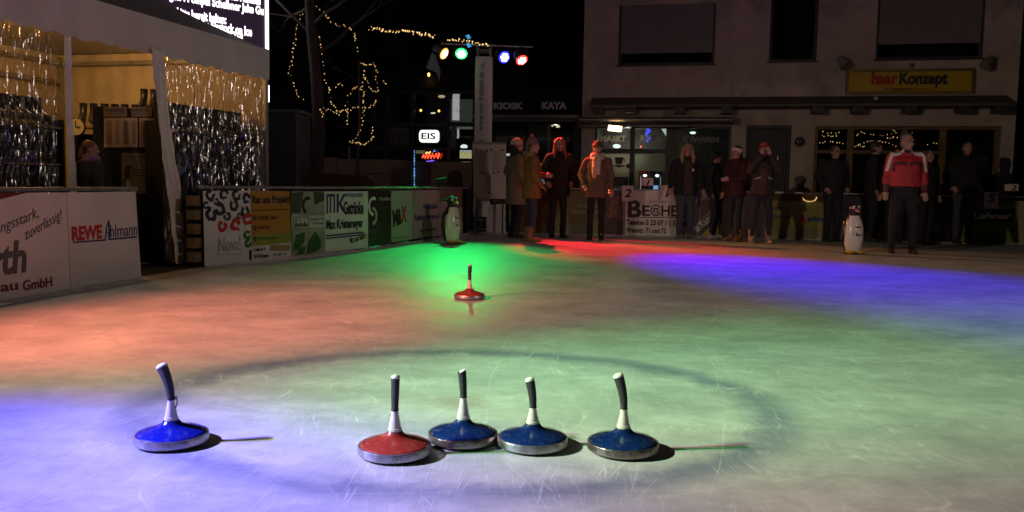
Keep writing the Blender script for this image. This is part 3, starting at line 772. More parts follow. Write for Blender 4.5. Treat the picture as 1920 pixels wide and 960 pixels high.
# heater lamp
u, z = FC.uv(1153, 241, -.5)
t = thing('heater_lamp', 'glowing orange heater lamp hanging above the market window', 'lamp', FC.at(u, -.5, z), FC.rz)
a = MB(); a.box(-.17, .17, 0.005, .07, -.075, .085); a.build('housing', M_steel, t, angle=0, bevel=.01)
a = MB(); a.box(-.15, .15, -.004, .003, -.055, .065); o = a.build('glowing_panel', emis('heater_glow', (1, .62, .28), 9), t, angle=0)
t.rotation_euler = (radians(-14), radians(6), FC.rz)
a = MB(); a.tube([(.0, .05, -.07), (-.08, .3, -.2), (-.12, .44, -.25)], .01, 6); a.build('bracket', M_dark, t)
ld = bpy.data.lights.new('heater_light', 'AREA'); ld.energy = 7; ld.color = (1, .6, .28); ld.size = .28; ld.shape = 'RECTANGLE'; ld.size_y = .1
lo = bpy.data.objects.new('heater_light', ld); link(lo, t); lo.location = (0, -.02, 0); lo.rotation_euler = (radians(90), 0, 0)

def paper_lit(name, c):
    m = mat(name, c, .7, vary=.08, scale=3); nt = m.node_tree; b = nt.nodes['Principled BSDF']
    tr = nt.nodes.new('ShaderNodeBsdfTranslucent'); tr.inputs[0].default_value = (*c, 1); mx = nt.nodes.new('ShaderNodeMixShader'); mx.inputs[0].default_value = .7
    nt.links.new(b.outputs[0], mx.inputs[1]); nt.links.new(tr.outputs[0], mx.inputs[2]); nt.links.new(mx.outputs[0], nt.nodes['Material Output'].inputs['Surface'])
    return m
# kiosk front inside its opening (local to the house)
def pane(box, parent, m=M_glass, y=.14): 
    p = MB(); p.box(box[0], box[2], y, y + .008, box[1], box[3]); return p.build('pane', m, parent, angle=0)
kx0, kz0, kx1, kz1 = H['kiosk']
f = MB()
f.frame(kx0 + .002, kz0 + .002, kx1 - .002, kz1 - .002, .05, .08, .2)
us = [FC.uv(p_, 300)[0] for p_ in (1184, 1258)]
zt_ = FC.uv(1200, 283)[1]
for i, uu in enumerate(us): f.box(uu - (.05, .13)[i], uu + (.05, .13)[i], .081, .199, kz0 + .053, kz1 - .053)
ends = [kx0 + .053, us[0] - .052, us[0] + .052, us[1] - .132, us[1] + .132, kx1 - .053]
for q in (0, 2): f.box(ends[q], ends[q + 1], .082, .198, zt_ - .05, zt_ + .05)
kw = f.build('kiosk_front', mat('green_black_frame', (.035, .042, .034), .45), house, angle=0)
for q in (0, 2, 4):
    pane((ends[q], kz0 + .05, ends[q + 1], kz1 - .05), kw)
i = MB(); i.quad((kx0, 1.6, 0), (kx1, 1.6, 0), (kx1, 1.6, kz1), (kx0, 1.6, kz1)); i.quad((kx0, .25, .02), (kx1, .25, .02), (kx1, 1.6, .02), (kx0, 1.6, .02)); i.quad((kx0, .25, kz1), (kx0, 1.6, kz1), (kx1, 1.6, kz1), (kx1, .25, kz1)); i.quad((kx0, .25, 0), (kx0, 1.6, 0), (kx0, 1.6, kz1), (kx0, .25, kz1)); i.quad((kx1, .25, 0), (kx1, .25, kz1), (kx1, 1.6, kz1), (kx1, 1.6, 0))
i.build('shop_interior', mat('kiosk_interior', (.025, .023, .021), .7, vary=.5, scale=4), kw, angle=0)
I_sill = paper_lit('window_letters', (.50, .46, .40))
def htxt(s, x0, y0, x1, y1, m=I_sill, y=.128, par=kw, **k):
    r = FC.rect(x0, y0, x1, y1, 0, y); return text(s, par, *r, m, y=y, **k)
htxt('MARKT', 1126, 254, 1174, 266, bold=.05); htxt('KIOSK', 1201, 253, 1243, 265, bold=.05); htxt('SÜßWAREN', 1279, 254, 1348, 267, bold=.05)
r = R(1124, 289, 1180, 331, .135); a = MB(); a.box(r[0], r[2], .128, .134, r[1], r[3]); a.build('coffee_poster', paper_lit('poster_paper', (.42, .39, .33)), kw, angle=0)
cup = MB(); c0 = FC.uv(1161, 303, .12); 
cup.prism([(c0[0] - .11, c0[1] + .1), (c0[0] - .08, c0[1] - .06), (c0[0] + .06, c0[1] - .06), (c0[0] + .1, c0[1] + .1)], .122, .127)
cup.prism([(c0[0] - .19, c0[1] - .09), (c0[0], c0[1] - .14), (c0[0] + .19, c0[1] - .09), (c0[0], c0[1] - .07)], .122, .1272)
for q in range(8): a0, a1 = radians(-80 + 20 * q), radians(-60 + 20 * q); cup.quad(*[(c0[0] + .085 + rr_ * cos(t_), .1225, c0[1] + .03 + rr_ * sin(t_)) for rr_, t_ in ((.03, a0), (.05, a0), (.05, a1), (.03, a1))])
cup.ell((c0[0] - .24, .126, c0[1]), (.08, .002, .09)); cup.ell((c0[0] + .24, .126, c0[1] - .1), (.08, .002, .06))
cup.build('coffee_cup_print', mat('ink_coffee', (.045, .032, .028), .5), kw, angle=0)
r = R(1189, 290, 1251, 372, .135); a = MB()
m0 = R(1197, 321, 1242, 372, .135)
a.box(r[0], r[2], .128, .134, m0[3], r[3]); a.box(r[0], m0[0], .128, .134, r[1], m0[3]); a.box(m0[2], r[2], .128, .134, r[1], m0[3])
a.build('white_panel', paper_lit('poster_grey', (.42, .43, .37)), kw, angle=0)
r = R(1125, 332, 1178, 350, .13); a = MB(); a.box(r[0], r[2], .118, .13, r[1], r[3]); a.build('black_box', M_black, kw, angle=0)
# lit machine behind the panel opening
mc = thing('lit_vending_machine', 'dark machine with two small lamps and a blue screen in the kiosk front', 'machine', FC.at((m0[0] + m0[2]) / 2, .16, m0[1]), FC.rz)
hw, hh = (m0[2] - m0[0]) / 2, m0[3] - m0[1]
a = MB(); a.frame(-hw, 0, hw, hh, .035, 0, .3); a.box(-hw + .036, hw - .036, .28, .299, .036, hh - .036); a.build('cabinet', M_black, mc, angle=0)
for s_ in (-1, 1):
    a = MB(); a.ell((s_ * .14, .10, hh - .1), (.045, .045, .03)); a.build('lamp', emis('cool_lamp', (.85, .95, 1), 4), mc)
    a = MB(); a.box(s_ * (hw - .055), s_ * (hw - .04), .02, .03, .1, hh - .12); a.build('light_strip', emis('cool_strip', (.8, .9, 1), .55), mc, angle=0)
a = MB(); a.box(.06, .17, .1, .12, .20, .30); a.build('screen', emis('blue_screen', (.3, .55, 1), 1.1), mc, angle=0)
a = MB(); a.box(-.1, .16, .1, .14, .05, .11); a.build('display_strip', emis('display', (.7, .85, 1), 1.0), mc, angle=0)
a = MB(); a.box(-.2, -.15, .1, .14, .05, .12); a.build('display_strip', emis('display', (.7, .85, 1), 1.0), mc, angle=0)
def glow(name, label, cat, pl, px, py, off, rx, rz_, m, group=None, hang=.25):
    u, z = pl.uv(px, py, off)
    t = thing(name, label, cat, pl.at(u, off, z), pl.rz, group)
    a = MB(); a.ell((0, 0, 0), (rx, min(rx, rz_), rz_), 12, 8); a.build('bulb', m, t)
    a = MB(); a.tube([(0, 0, rz_), (0, 0, rz_ + hang)], .006, 5); a.build('cord', M_black, t)
    return t
pt_ = glow('pendant_lamp', 'small white hanging lamp behind the market window', 'lamp', FC, 1156, 274, .7, .09, .05, emis('pendant', (.8, 1, .9), 2.2))
ld = bpy.data.lights.new('pendant_light', 'POINT'); ld.energy = 52; ld.color = (1, .93, .78); ld.shadow_soft_size = .06
lo = bpy.data.objects.new('pendant_light', ld); link(lo, pt_); lo.location = (.25, .1, -.12)
glow('ceiling_lamp', 'small bright lamp behind the sweets window', 'lamp', FC, 1299, 249, .6, .07, .03, emis('pendant', (.8, 1, .9), 2.2), hang=.1)
bl = MB(); c0 = FC.uv(1214, 253, .3)
for q in range(7): bl.ell((.04 * sin(q * 1.9), 0, -.13 + q * .055), (.035, .03, .045), 8, 6)
o = bl.build('blue_window_light', emis('blue_figure', (.06, .08, 1), 2.2)); o.location = FC.at(c0[0], .3, c0[1]); tag(o, 'blue glowing light figure in the kiosk window', 'window light')
c0 = FC.uv(1247, 250, .4); a = MB(); a.prism([(-.10, .12), (.06, -.12), (.1, .14)], 0, .02); o = a.build('lit_pennant', emis('pale_glow', (.75, .9, .8), .9), angle=0); o.location = FC.at(c0[0], .4, c0[1]); o.rotation_euler = (0, 0, FC.rz); tag(o, 'pale lit paper star tip in the kiosk window corner', 'window light')
for px, py, cm, nm in ((1202, 275, (1, .06, .03), 'red'), (1251, 263, (1, .3, .08), 'orange')):
    c0 = FC.uv(px, py, .35); a = MB(); a.ell((0, 0, 0), (.022,) * 3, 8, 6); o = a.build('indicator_lamp', emis('ind_' + nm, cm, 4)); o.location = FC.at(c0[0], .35, c0[1]); tag(o, nm + ' point of light in the kiosk window', 'window light')
# doorway
dx0, dz0, dx1, dz1 = H['door']
a = MB(); a.box(dx0 + .01, dx1 - .01, .16, .21, .03, dz1 - .01); dr = a.build('door', mat('dark_door', (.012, .011, .010), .45), house, angle=0)
a = MB(); a.frame(dx0 + .002, .025, dx1 - .002, dz1 - .002, .06, .08, .158); a.build('door_frame', M_frame, dr, angle=0)
u, z = FC.uv(1459, 296); a = MB(); a.box(u - .012, u + .012, .13, .155, z - .09, z + .06); a.build('handle', M_steel, dr, angle=0)
# hairdresser windows
sx0, sz0, sx1, sz1 = H['shop']
f = MB(); f.frame(sx0 + .002, sz0 + .002, sx1 - .002, sz1 - .002, .07, .06, .2)
su = [FC.uv(p_, 300)[0] for p_ in (1594, 1695, 1768)]
for uu in su: f.box(uu - .06, uu + .06, .061, .199, sz0 + .073, sz1 - .073)
zr = FC.uv(1560, 284)[1]
se = [sx0 + .073] + [q for uu in su for q in (uu - .062, uu + .062)] + [sx1 - .073]
for q in (0, 2, 4): f.box(se[q], se[q + 1], .062, .198, zr - .035, zr + .035)
sw = f.build('shop_front', M_lath, house, angle=0)
for q in range(0, 8, 2): pane((se[q], sz0 + .07, se[q + 1], sz1 - .07), sw, M_glass, .14)
i = MB(); i.quad((sx0, 1.8, 0), (sx1, 1.8, 0), (sx1, 1.8, sz1), (sx0, 1.8, sz1)); i.quad((sx0, .25, sz1), (sx0, 1.8, sz1), (sx1, 1.8, sz1), (sx1, .25, sz1)); i.quad((sx0, .25, 0), (sx0, 1.8, 0), (sx0, 1.8, sz1), (sx0, .25, sz1)); i.quad((sx1, .25, 0), (sx1, .25, sz1), (sx1, 1.8, sz1), (sx1, 1.8, 0))
i.build('shop_interior', M_inner, sw, angle=0)
for (a0, b0, a1, b1) in ((1530, 296, 1545, 372), (1756, 300, 1766, 374), (1830, 290, 1850, 372)):
    r = R(a0, b0, a1, b1, .3); a = MB(); a.box(r[0], r[2], .3, .31, r[1], r[3]); a.build('window_poster', mat('dim_poster', (.12, .12, .10), .6), sw, angle=0)

# bulb strings added behind the panes imitate reflections of fair lights
BULB = {}
def light_string(name, label, pl, pts, off, n, col, strength, r=.014, group=None, depth_fn=None, jit=0.0, wire=True):
    """pts in photo pixels on plane pl (pushed back by off), n bulbs"""
    P3 = []
    for i, (x, y) in enumerate(pts):
        if depth_fn: P3.append(depth_fn(i, x, y))
        else:
            u, z = pl.uv(x, y, off); q = pl.at(u, off); P3.append(Vector((q.x, q.y, z)))
    base = P3[0].copy()
    t = thing(name, label, 'string lights', base, 0, group)
    seg = [(P3[i + 1] - P3[i]).length for i in range(len(P3) - 1)]; tot = sum(seg)
    key = (round(r, 4), col, strength)
    if key not in BULB:
        b = MB(); b.ell((0, 0, 0), (r, r, r * 1.2), 6, 5); me = b.mesh('bulb'); me.materials.append(emis('bulb_%d' % len(BULB), col, strength)); BULB[key] = me
    if wire:
        b = MB(); b.tube([p - base for p in P3], .004, 5); b.build('cable', M_black, t)
    for i in range(n):
        d = tot * ((i + .5 + random.uniform(-.3, .3)) / n); k = 0
        while k < len(seg) - 1 and d > seg[k]: d -= seg[k]; k += 1
        p = P3[k].lerp(P3[k + 1], min(1, d / max(seg[k], 1e-6))) - base
        o = bpy.data.objects.new('bulb', BULB[key]); link(o, t)
        o.location = p + Vector((random.uniform(-jit, jit), random.uniform(-jit, jit) - .01, random.uniform(-jit, jit)))
        s_ = random.choice((.6, .75, .9, 1.0, 1.0, 1.25)); o.scale = (s_, s_, s_)
    return t
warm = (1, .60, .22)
def arc(x0, x1, y, sag, n=7): return [(x0 + (x1 - x0) * i / (n - 1), y + sag * (1 - (2 * i / (n - 1) - 1) ** 2)) for i in range(n)]
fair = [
    ('drooping bulb chain imitating reflected fair lights high behind the left hairdresser pane', arc(1540, 1578, 246, 4), 9),
    ('arched bulb chain imitating reflected fair lights low behind the left hairdresser pane', arc(1526, 1584, 272, -6), 16),
    ('short bright bulb row imitating reflected fair lights middle of the left hairdresser pane', [(1541, 255), (1569, 255)], 14),
    ('slanted bulbs imitating reflected fair lights at the upper left of the middle pane', [(1603, 258), (1619, 241)], 8),
    ('arched bulb chain imitating reflected fair lights low behind the middle pane', arc(1601, 1681, 276, -12, 9), 24),
    ('drooping bulb chain imitating reflected fair lights high behind the middle pane', arc(1612, 1684, 248, 6), 16),
    ('bulb cluster imitating reflected fair lights near the middle pane bottom left', [(1606, 273), (1622, 275)], 10),
    ('slanted bulbs imitating reflected fair lights at the upper right of the middle pane', [(1674, 243), (1683, 250)], 6),
    ('bulb row imitating reflected fair lights right of the middle pane centre', [(1661, 259), (1684, 257)], 9),
    ('slanted bulbs imitating reflected fair lights in the pane right of the pillar', [(1699, 258), (1716, 241)], 7),
    ('dim bulbs imitating reflected fair lights in the dark pane behind the red jacket', arc(1738, 1774, 272, -4), 9)]
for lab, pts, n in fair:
    light_string('fair_light_reflection', lab, FC, pts, .5, int(n * .62), warm, 1.4, .0095, 'bulb strings imitating fair lights reflected in the hairdresser panes', jit=.012)
light_string('fair_light_reflection', 'round wreath of bulbs imitating lights reflected on the pharmacy banner', BK, [(1518 + 13 * cos(a * .5), 371 - 7 * sin(a * .5)) for a in range(6, 14)], -.05, 14, warm, 1.2, .010, 'imitated light reflections above the back fence')  # added bulbs stand in for a glossy reflection on the banner top
o = glow('tail_lamp', 'small red lamp beside the parka on the back rail', 'lamp', BK, 1142, 359, -.05, .028, .03, emis('tail', (1, .10, .02), 9), hang=.03)

# ---------------------------------------------------------------- low kiosk wing
KA = P(1089, 346, 20.05)
KP = Plane((P(700, 346, 21.5).x, 21.3), (KA.x - .02, KA.y + .25))
kiosk = thing('kiosk_building', 'low dark kiosk wing with white capitals on its black fascia', 'building', KP.at(0), KP.rz)
kl = KP.len
RK = lambda a, b_, c, d, off=0.0: KP.rect(a, b_, c, d, 0, off)
z_f0, z_f1 = KP.uv(1000, 216)[1], KP.uv(1000, 168)[1]
u_l = KP.uv(890, 250)[0]
a = MB(); a.box(u_l, kl, -.05, 5, z_f0, z_f1); a.build('fascia', mat('black_fascia', (.003, .003, .003), .6, spec=.2), kiosk, angle=0)
a = MB(); a.box(u_l, kl, -.25, -.053, z_f0 - .09, z_f0 + .0); a.build('gutter', M_metal, kiosk, angle=0, bevel=.02)
a = MB(); a.box(u_l, kl, -.35, -.26, z_f0 - .19, z_f0 - .095); a.build('awning_tube', mat('awning_tube', (.1, .1, .095), .45, .5), kiosk, angle=0, bevel=.03)
M_letter = mat('fascia_letters', (.42, .41, .39), .5)
def ktxt(s, x0, y0, x1, y1, m=M_letter, y=-.055, **k):
    r = KP.rect(x0, y0, x1, y1, 0, y); return text(s, kiosk, *r, m, y=y, depth=.02, **k)
ktxt('KIOSK', 926, 192, 981, 205, bold=.05); ktxt('KAYA', 1016, 191, 1063, 205, bold=.05)
z_s = KP.uv(1000, 302)[1]; zt0 = z_f0 - .2
a = MB(); a.box(u_l, kl, 0.0, .12, 0, KP.uv(1000, 346)[1] - .1)
kxs = [KP.uv(p_, 300)[0] for p_ in (920, 990, 1003, 1074)]
a.build('parapet', mat('kiosk_parapet', (.05, .046, .042), .7), kiosk, angle=0)
zpar = KP.uv(1000, 346)[1] - .1
a = MB()
a.box(u_l, kxs[0], 0, .1, zpar, z_f0); a.box(kxs[1], kxs[2], 0, .1, zpar, z_f0); a.box(kxs[3], kl, 0, .1, zpar, z_f0)
a.box(kxs[0], kxs[1], 0.001, .099, z_s - .06, z_s); a.box(kxs[2], kxs[3], 0.001, .099, z_s - .06, z_s)
kf = a.build('window_frame', M_frame, kiosk, angle=0)
for q in (0, 2):
    for za, zc in ((zpar, z_s - .06), (z_s, z_f0)):
        p = MB(); p.box(kxs[q], kxs[q + 1], .04, .048, za, zc); p.build('pane', M_glass, kf, angle=0)
a = MB(); a.quad((u_l, 2, 0), (kl, 2, 0), (kl, 2, z_f0), (u_l, 2, z_f0)); a.quad((u_l, .13, z_f0 - .003), (u_l, 2, z_f0 - .003), (kl, 2, z_f0 - .003), (kl, .13, z_f0 - .003)); a.quad((u_l, .1, 0), (u_l, 2, 0), (u_l, 2, z_f0), (u_l, .1, z_f0)); a.quad((kl, .1, 0), (kl, .1, z_f0), (kl, 2, z_f0), (kl, 2, 0))
a.build('interior', mat('kiosk_room', (.06, .058, .055), .7, vary=.6, scale=3), kiosk, angle=0)
M_blind = mat('grey_blind', (.13, .13, .14), .6, vary=.2)
for (x0_, x1_, s_) in ((930, 985, 'KISTEN'), (1005, 1071, 'GETRÄNKE')):
    r = RK(x0_, 246, x1_, 276, .1); a = MB(); a.box(r[0], r[2], .1, .105, r[1], r[3]); a.build('blind', M_blind, kf, angle=0)
    r = RK(x0_ + 2, 256, x1_ - 2, 265, .09); text(s_, kf, *r, mat('ghost_letters', (.19, .19, .19), .5), y=.03, bold=.03)
for px, py, rx, rz_, col, st in ((954, 290, .07, .03, (.9, .95, 1), .9), (1017, 311, .11, .10, (.85, .75, .28), .55), (1013, 329, .05, .05, (.3, .5, .35), .25), (1018, 340, .05, .06, (.4, .6, .8), .35)):
    u, z = KP.uv(px, py, .6); a = MB(); a.box(-rx, rx, 0, .03, -rz_, rz_); o = a.build('lit_display', emis('disp%d' % px, col, st), angle=0, bevel=.015); o.location = KP.at(u, .6, z); o.rotation_euler = (0, 0, KP.rz)
    tag(o, {954: 'white light box behind the beige coat in the kiosk', 1017: 'yellowish lit display between the pom hat and red hair', 1013: 'dim green lit display below the yellowish one', 1018: 'dim blue lit display lowest in the kiosk'}[px], 'display')

# ---------------------------------------------------------------- ice cream pavilion (left of the mast)
PV = Plane((P(690, 346, 22.3).x, 22.3), (P(905, 346, 21.6).x, 21.6))
pav = thing('ice_cream_pavilion', 'dark framed pavilion with pitched roof and lit ice cream sign', 'building', PV.at(0), PV.rz)
RP = lambda a, b_, c, d, off=0.0: PV.rect(a, b_, c, d, 0, off)
pl_ = PV.len
xs = [PV.uv(p_, 250)[0] for p_ in (705, 720, 730, 770, 776, 838, 842, 903)]
zz = [0, PV.uv(800, 345)[1], PV.uv(800, 302)[1], PV.uv(800, 281)[1], PV.uv(800, 277)[1], PV.uv(800, 237)[1], PV.uv(800, 230)[1], PV.uv(800, 176)[1], PV.uv(800, 168)[1]]
a = MB()
for q in (0, 2, 4, 6):
    xx = xs[q] if q else xs[0]
for x_a, x_b in ((xs[0] - .2, xs[0]), (xs[1], xs[2]), (xs[3], xs[4]), (xs[5], xs[6]), (xs[7], pl_ + .4)):
    a.box(x_a, x_b, 0, .12, 0, zz[8])
for x_a, x_b in ((xs[0], xs[1]), (xs[2], xs[3]), (xs[4], xs[5]), (xs[6], xs[7])):
    for z_a, z_b in ((0, zz[2]), (zz[3], zz[4]), (zz[5], zz[6]), (zz[7], zz[8])): a.box(x_a, x_b, 0.001, .119, z_a, z_b)
a.build('frame', mat('pavilion_frame', (.010, .010, .010), .5), pav, angle=0)
for x_a, x_b in ((xs[0], xs[1]), (xs[2], xs[3]), (xs[4], xs[5]), (xs[6], xs[7])):
    for z_a, z_b in ((zz[2], zz[3]), (zz[4], zz[5]), (zz[6], zz[7])):
        p = MB(); p.box(x_a, x_b, .05, .06, z_a, z_b); p.build('pane', M_glass, pav, angle=0)
a = MB(); a.quad((xs[0] - .2, 3.4, 0), (pl_ + .4, 3.4, 0), (pl_ + .4, 3.4, zz[8]), (xs[0] - .2, 3.4, zz[8])); a.quad((xs[0] - .2, .12, zz[8] - .003), (xs[0] - .2, 3.4, zz[8] - .003), (pl_ + .4, 3.4, zz[8] - .003), (pl_ + .4, .12, zz[8] - .003))
a.quad((xs[0] - .2, .12, 0), (xs[0] - .2, 3.4, 0), (xs[0] - .2, 3.4, zz[8]), (xs[0] - .2, .12, zz[8])); a.quad((pl_ + .4, .12, 0), (pl_ + .4, .12, zz[8]), (pl_ + .4, 3.4, zz[8]), (pl_ + .4, 3.4, 0))
a.build('interior', mat('pavilion_room', (.05, .055, .05), .7, vary=.4), pav, angle=0)
ap = PV.uv(850, 40); el = PV.uv(685, 176)
a = MB(); k = a.add([(el[0], -.4, zz[8] + .002), (pl_ + 1.0, -.4, zz[8] + .002), (pl_ + 1.0, 5, zz[8] + .002), (el[0], 5, zz[8] + .002), (ap[0], 2.0, ap[1]), (ap[0] + 1.5, 2.0, ap[1])])
for q in ((0, 1, 5, 4), (1, 2, 5), (2, 3, 4, 5), (3, 0, 4), (3, 2, 1, 0)): a.face([k + i_ for i_ in q])
a.build('roof', mat('pavilion_roof', (.012, .011, .010), .75, vary=.3, scale=8), pav, angle=0)
def ptxt(s, x0, y0, x1, y1, m, y=-.004, **k): r = PV.rect(x0, y0, x1, y1, 0, y); return text(s, pav, *r, m, y=y, **k)
Mdim = mat('dim_letters', (.085, .07, .055), .6)
r = RP(731, 239, 768, 276); a = MB(); a.box(r[0], r[2], -.003, -.0005, r[1], r[3]); a.build('coffee_panel', mat('coffee_panel', (.022, .02, .018), .5), pav, angle=0)
ptxt('COFFE', 729, 239, 767, 252, Mdim, bold=.05); ptxt('TO GO', 730, 257, 767, 270, Mdim, bold=.05)
r = RP(846, 238, 856, 277, .04); a = MB(); a.box(r[0], r[2], .03, .045, r[1], r[3]); a.build('waffle_poster', mat('dim_poster', (.12, .12, .10), .6), pav, angle=0)
r = RP(843.5, 259, 857, 273, .02); text('W', pav, *r, I_grey, y=.025, bold=.03)
r = RP(842, 186, 886, 229, .5); a = MB(); a.box(r[0], r[2], .5, .52, r[1], r[3]); a.build('glowing_wall_panel', emis('wall_panel_glow', (.20, .24, .22), .2), pav, angle=0)  # lit look of this panel is put in as emission
r = RP(843, 237, 886, 242, .5); a = MB(); a.box(r[0], r[2], .5, .52, r[1], r[3]); a.build('light_strip', emis('strip_dim', (.7, .75, .7), .18), pav, angle=0)
# lit sign
u, z = PV.uv(807.5, 256); es = thing('ice_cream_sign', 'white backlit sign reading EIS on the dark pavilion', 'sign', PV.at(u, -.14, z), PV.rz)
hw = (PV.uv(826, 256)[0] - PV.uv(789, 256)[0]) / 2; hz = (PV.uv(807, 244)[1] - PV.uv(807, 267)[1]) / 2
pts = []
for sx_, sz_ in ((-1, -1), (1, -1), (1, 1), (-1, 1)):
    for q in range(5):
        aa = {(-1, -1): pi, (1, -1): 1.5 * pi, (1, 1): 0, (-1, 1): .5 * pi}[(sx_, sz_)] + q * pi / 8
        pts.append((sx_ * (hw - .08) + .08 * cos(aa), sz_ * (hz - .10) + .10 * sin(aa)))
a = MB(); a.prism(pts, 0, .12); a.build('light_box', emis('eis_white', (.92, 1, .9), 1.5), es, angle=0)
a = MB(); a.prism([(x_ * 1.04, z_ * 1.05) for x_, z_ in pts], .03, .125); a.build('rim', M_steel, es, angle=0)
text('EIS', es, -hw * .76, -hz * .5, hw * .68, hz * .55, M_ink, y=-.006, bold=.025)
for px, py, rx, rz_, col, st, lab in ((789, 207, .035, .035, (1, .5, .1), 4, 'left amber bulb imitating a reflection in the upper pavilion pane'), (823, 208, .035, .035, (1, .5, .1), 4, 'right amber bulb imitating a reflection in the upper pavilion pane'), (812, 212, .07, .02, (1, .85, .6), 1.6, 'flat pale glow imitating a reflection between the two amber ones'), (828, 181, .10, .04, (1, .75, .45), .8, 'oblong warm glow imitating a reflection at the top of the pavilion pane'), (804, 140, .035, .05, (1, .55, .12), 3, 'single amber lamp on the dark pavilion roof'), (870, 275, .10, .06, (.9, 1, .95), 1.6, 'white hanging lamp shade behind the right pavilion pane')):
    glow('pavilion_glow', lab, 'lamp', PV, px, py, -.1 if py == 140 else 1.0, rx, rz_, emis('pl%d%d' % (px, py), col, st), hang=.05)  # first four are bulbs added to imitate reflections in the glass
# neon squiggle in the lower window
def neon(label, pts, col, st, r):
    P3 = [PV.uv(x_, y_, -.06) for x_, y_ in pts]; u0, z0 = P3[0]
    b = MB(); b.tube([(u_ - u0, 0, z_ - z0) for u_, z_ in P3], r, 6); o = b.build('neon_script', emis('neon_' + label[:4], col, st)); o.location = PV.at(u0, -.06, z0); o.rotation_euler = (0, 0, PV.rz); tag(o, label, 'neon sign')
neon('red glowing script under the lit white sign', [(792, 296), (794, 290), (797, 297), (800, 287), (802, 297), (806, 290), (808, 297), (811, 289), (814, 296), (818, 288), (821, 297), (824, 290), (822, 287)], (1, .05, .02), 5, .018)
neon('orange glowing squiggle above the red script', [(798, 288), (801, 285), (804, 288), (807, 284)], (1, .45, .12), 2.5, .014)
neon('violet glowing dots under the red script', [(800, 302), (804, 303), (806, 302), (813, 301)], (.25, .1, 1), 1.6, .013)
neon('small blue glow right above the red script', [(814, 282), (815, 284)], (.1, .2, 1), 3, .014)
for lab, x0_, x1_, y0_, y1_, col, st in (('pale yellowish picture glowing left above the red script', 780, 797, 282, 288, (.8, .7, .4), .22), ('lit yellow counter display right of the pavilion sign', 862, 884, 285, 297, (.9, .8, .4), .7), ('white strip light over the counter display', 862, 884, 281, 284, (.85, .95, .95), .9), ('dim glowing strip imitating a reflection under the counter display', 866, 882, 303, 307, (.6, .5, .4), .18)):  # last entry is a reflection imitated by a glowing strip
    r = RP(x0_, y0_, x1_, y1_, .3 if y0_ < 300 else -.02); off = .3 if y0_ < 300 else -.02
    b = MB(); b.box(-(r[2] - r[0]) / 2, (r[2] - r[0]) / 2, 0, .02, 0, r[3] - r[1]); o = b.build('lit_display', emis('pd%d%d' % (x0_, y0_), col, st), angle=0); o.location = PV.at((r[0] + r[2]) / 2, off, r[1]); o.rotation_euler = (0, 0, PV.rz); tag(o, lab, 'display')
# pale cloth on the roof
u, z = PV.uv(811, 114, -.45); o = MB().prism([(-.16, -.18), (.10, -.28), (.17, -.5), (.2, -.25), (.02, .30)], 0, .03).build('hanging_pennant', mat('pennant', (.30, .34, .33), .7, vary=.2), angle=0); o.location = PV.at(u, -.45, z); tag(o, 'pale triangular pennant hanging at the pavilion roof', 'pennant')
# tarpaulin fence between tree and mast
TP = Plane((P(596, 346, 19.6).x, 19.6), (P(884, 346, 19.2).x, 19.2))
t = thing('tarpaulin_fence', 'dull brown tarpaulin fence under the pavilion windows', 'fence', TP.at(0), TP.rz)
zt_ = TP.uv(740, 297)[1]
for i_, (x_a, x_b) in enumerate(((0, .44), (.46, TP.len * .6), (TP.len * .6 + .02, TP.len))):
    a = MB(); a.box(x_a, x_b, 0, .02, .05, zt_ - .03 * i_); a.build('tarpaulin', mat('tarpaulin', (.17, .11, .075), .7, vary=.2, scale=1.5, bump=.3, bscale=8), t, angle=0)
for x_ in (0, .45, TP.len * .6 + .01, TP.len): a = MB(); a.tube([(x_, .05, 0), (x_, .05, zt_ + .02)], .02, 8); a.build('post', M_dark, t)
light_string('led_strip', 'vertical string of cold blue lights in front of the tarpaulin', TP, [(777, 282), (777, 347)], -.05, 22, (.15, .45, 1), 1.6, .010)
# large dark buildings that close the square behind
def dark_block(label, x0, x1, y, h, gable, col):
    t = thing('distant_house', label, 'building', ((x0 + x1) / 2, y, 0), 0, 'dark houses behind the square')
    hw = (x1 - x0) / 2
    a = MB(); a.box(-hw, hw, 0, 8, 0, h); a.build('wall', mat('night_wall', (.02, .018, .016), .9, vary=.2, scale=.6), t, angle=0)
    a = MB(); a.prism([(-hw - .4, h + .003), (hw + .4, h + .003), (0, h + gable)], -.4, 8.4); a.build('roof', mat('night_roof', (.012, .010, .010), .9), t, angle=0)
    n = max(2, int(hw))
    for r_ in range(int(h // 3)):
        for i_ in range(n):
            x_ = -hw + (i_ + .5) * 2 * hw / n
            a = MB(); a.box(x_ - .5, x_ + .5, -.04, -.003, 1 + r_ * 3, 2.5 + r_ * 3); a.build('window', mat('night_window', (.006, .006, .007), .15), t, angle=0)
dark_block('dark tall house far behind the fairy light tree', -16, -5.2, 30, 10.5, 4, 0)
dark_block('dark tall house behind the pavilion roof', -5, 5.5, 33, 11.5, 4, 0)
dark_block('dark house behind the plastered house on the right', 12.8, 24, 26, 9, 4, 0)
dark_block('dark house behind the white marquee', -30, -16.5, 27, 9, 4, 0)
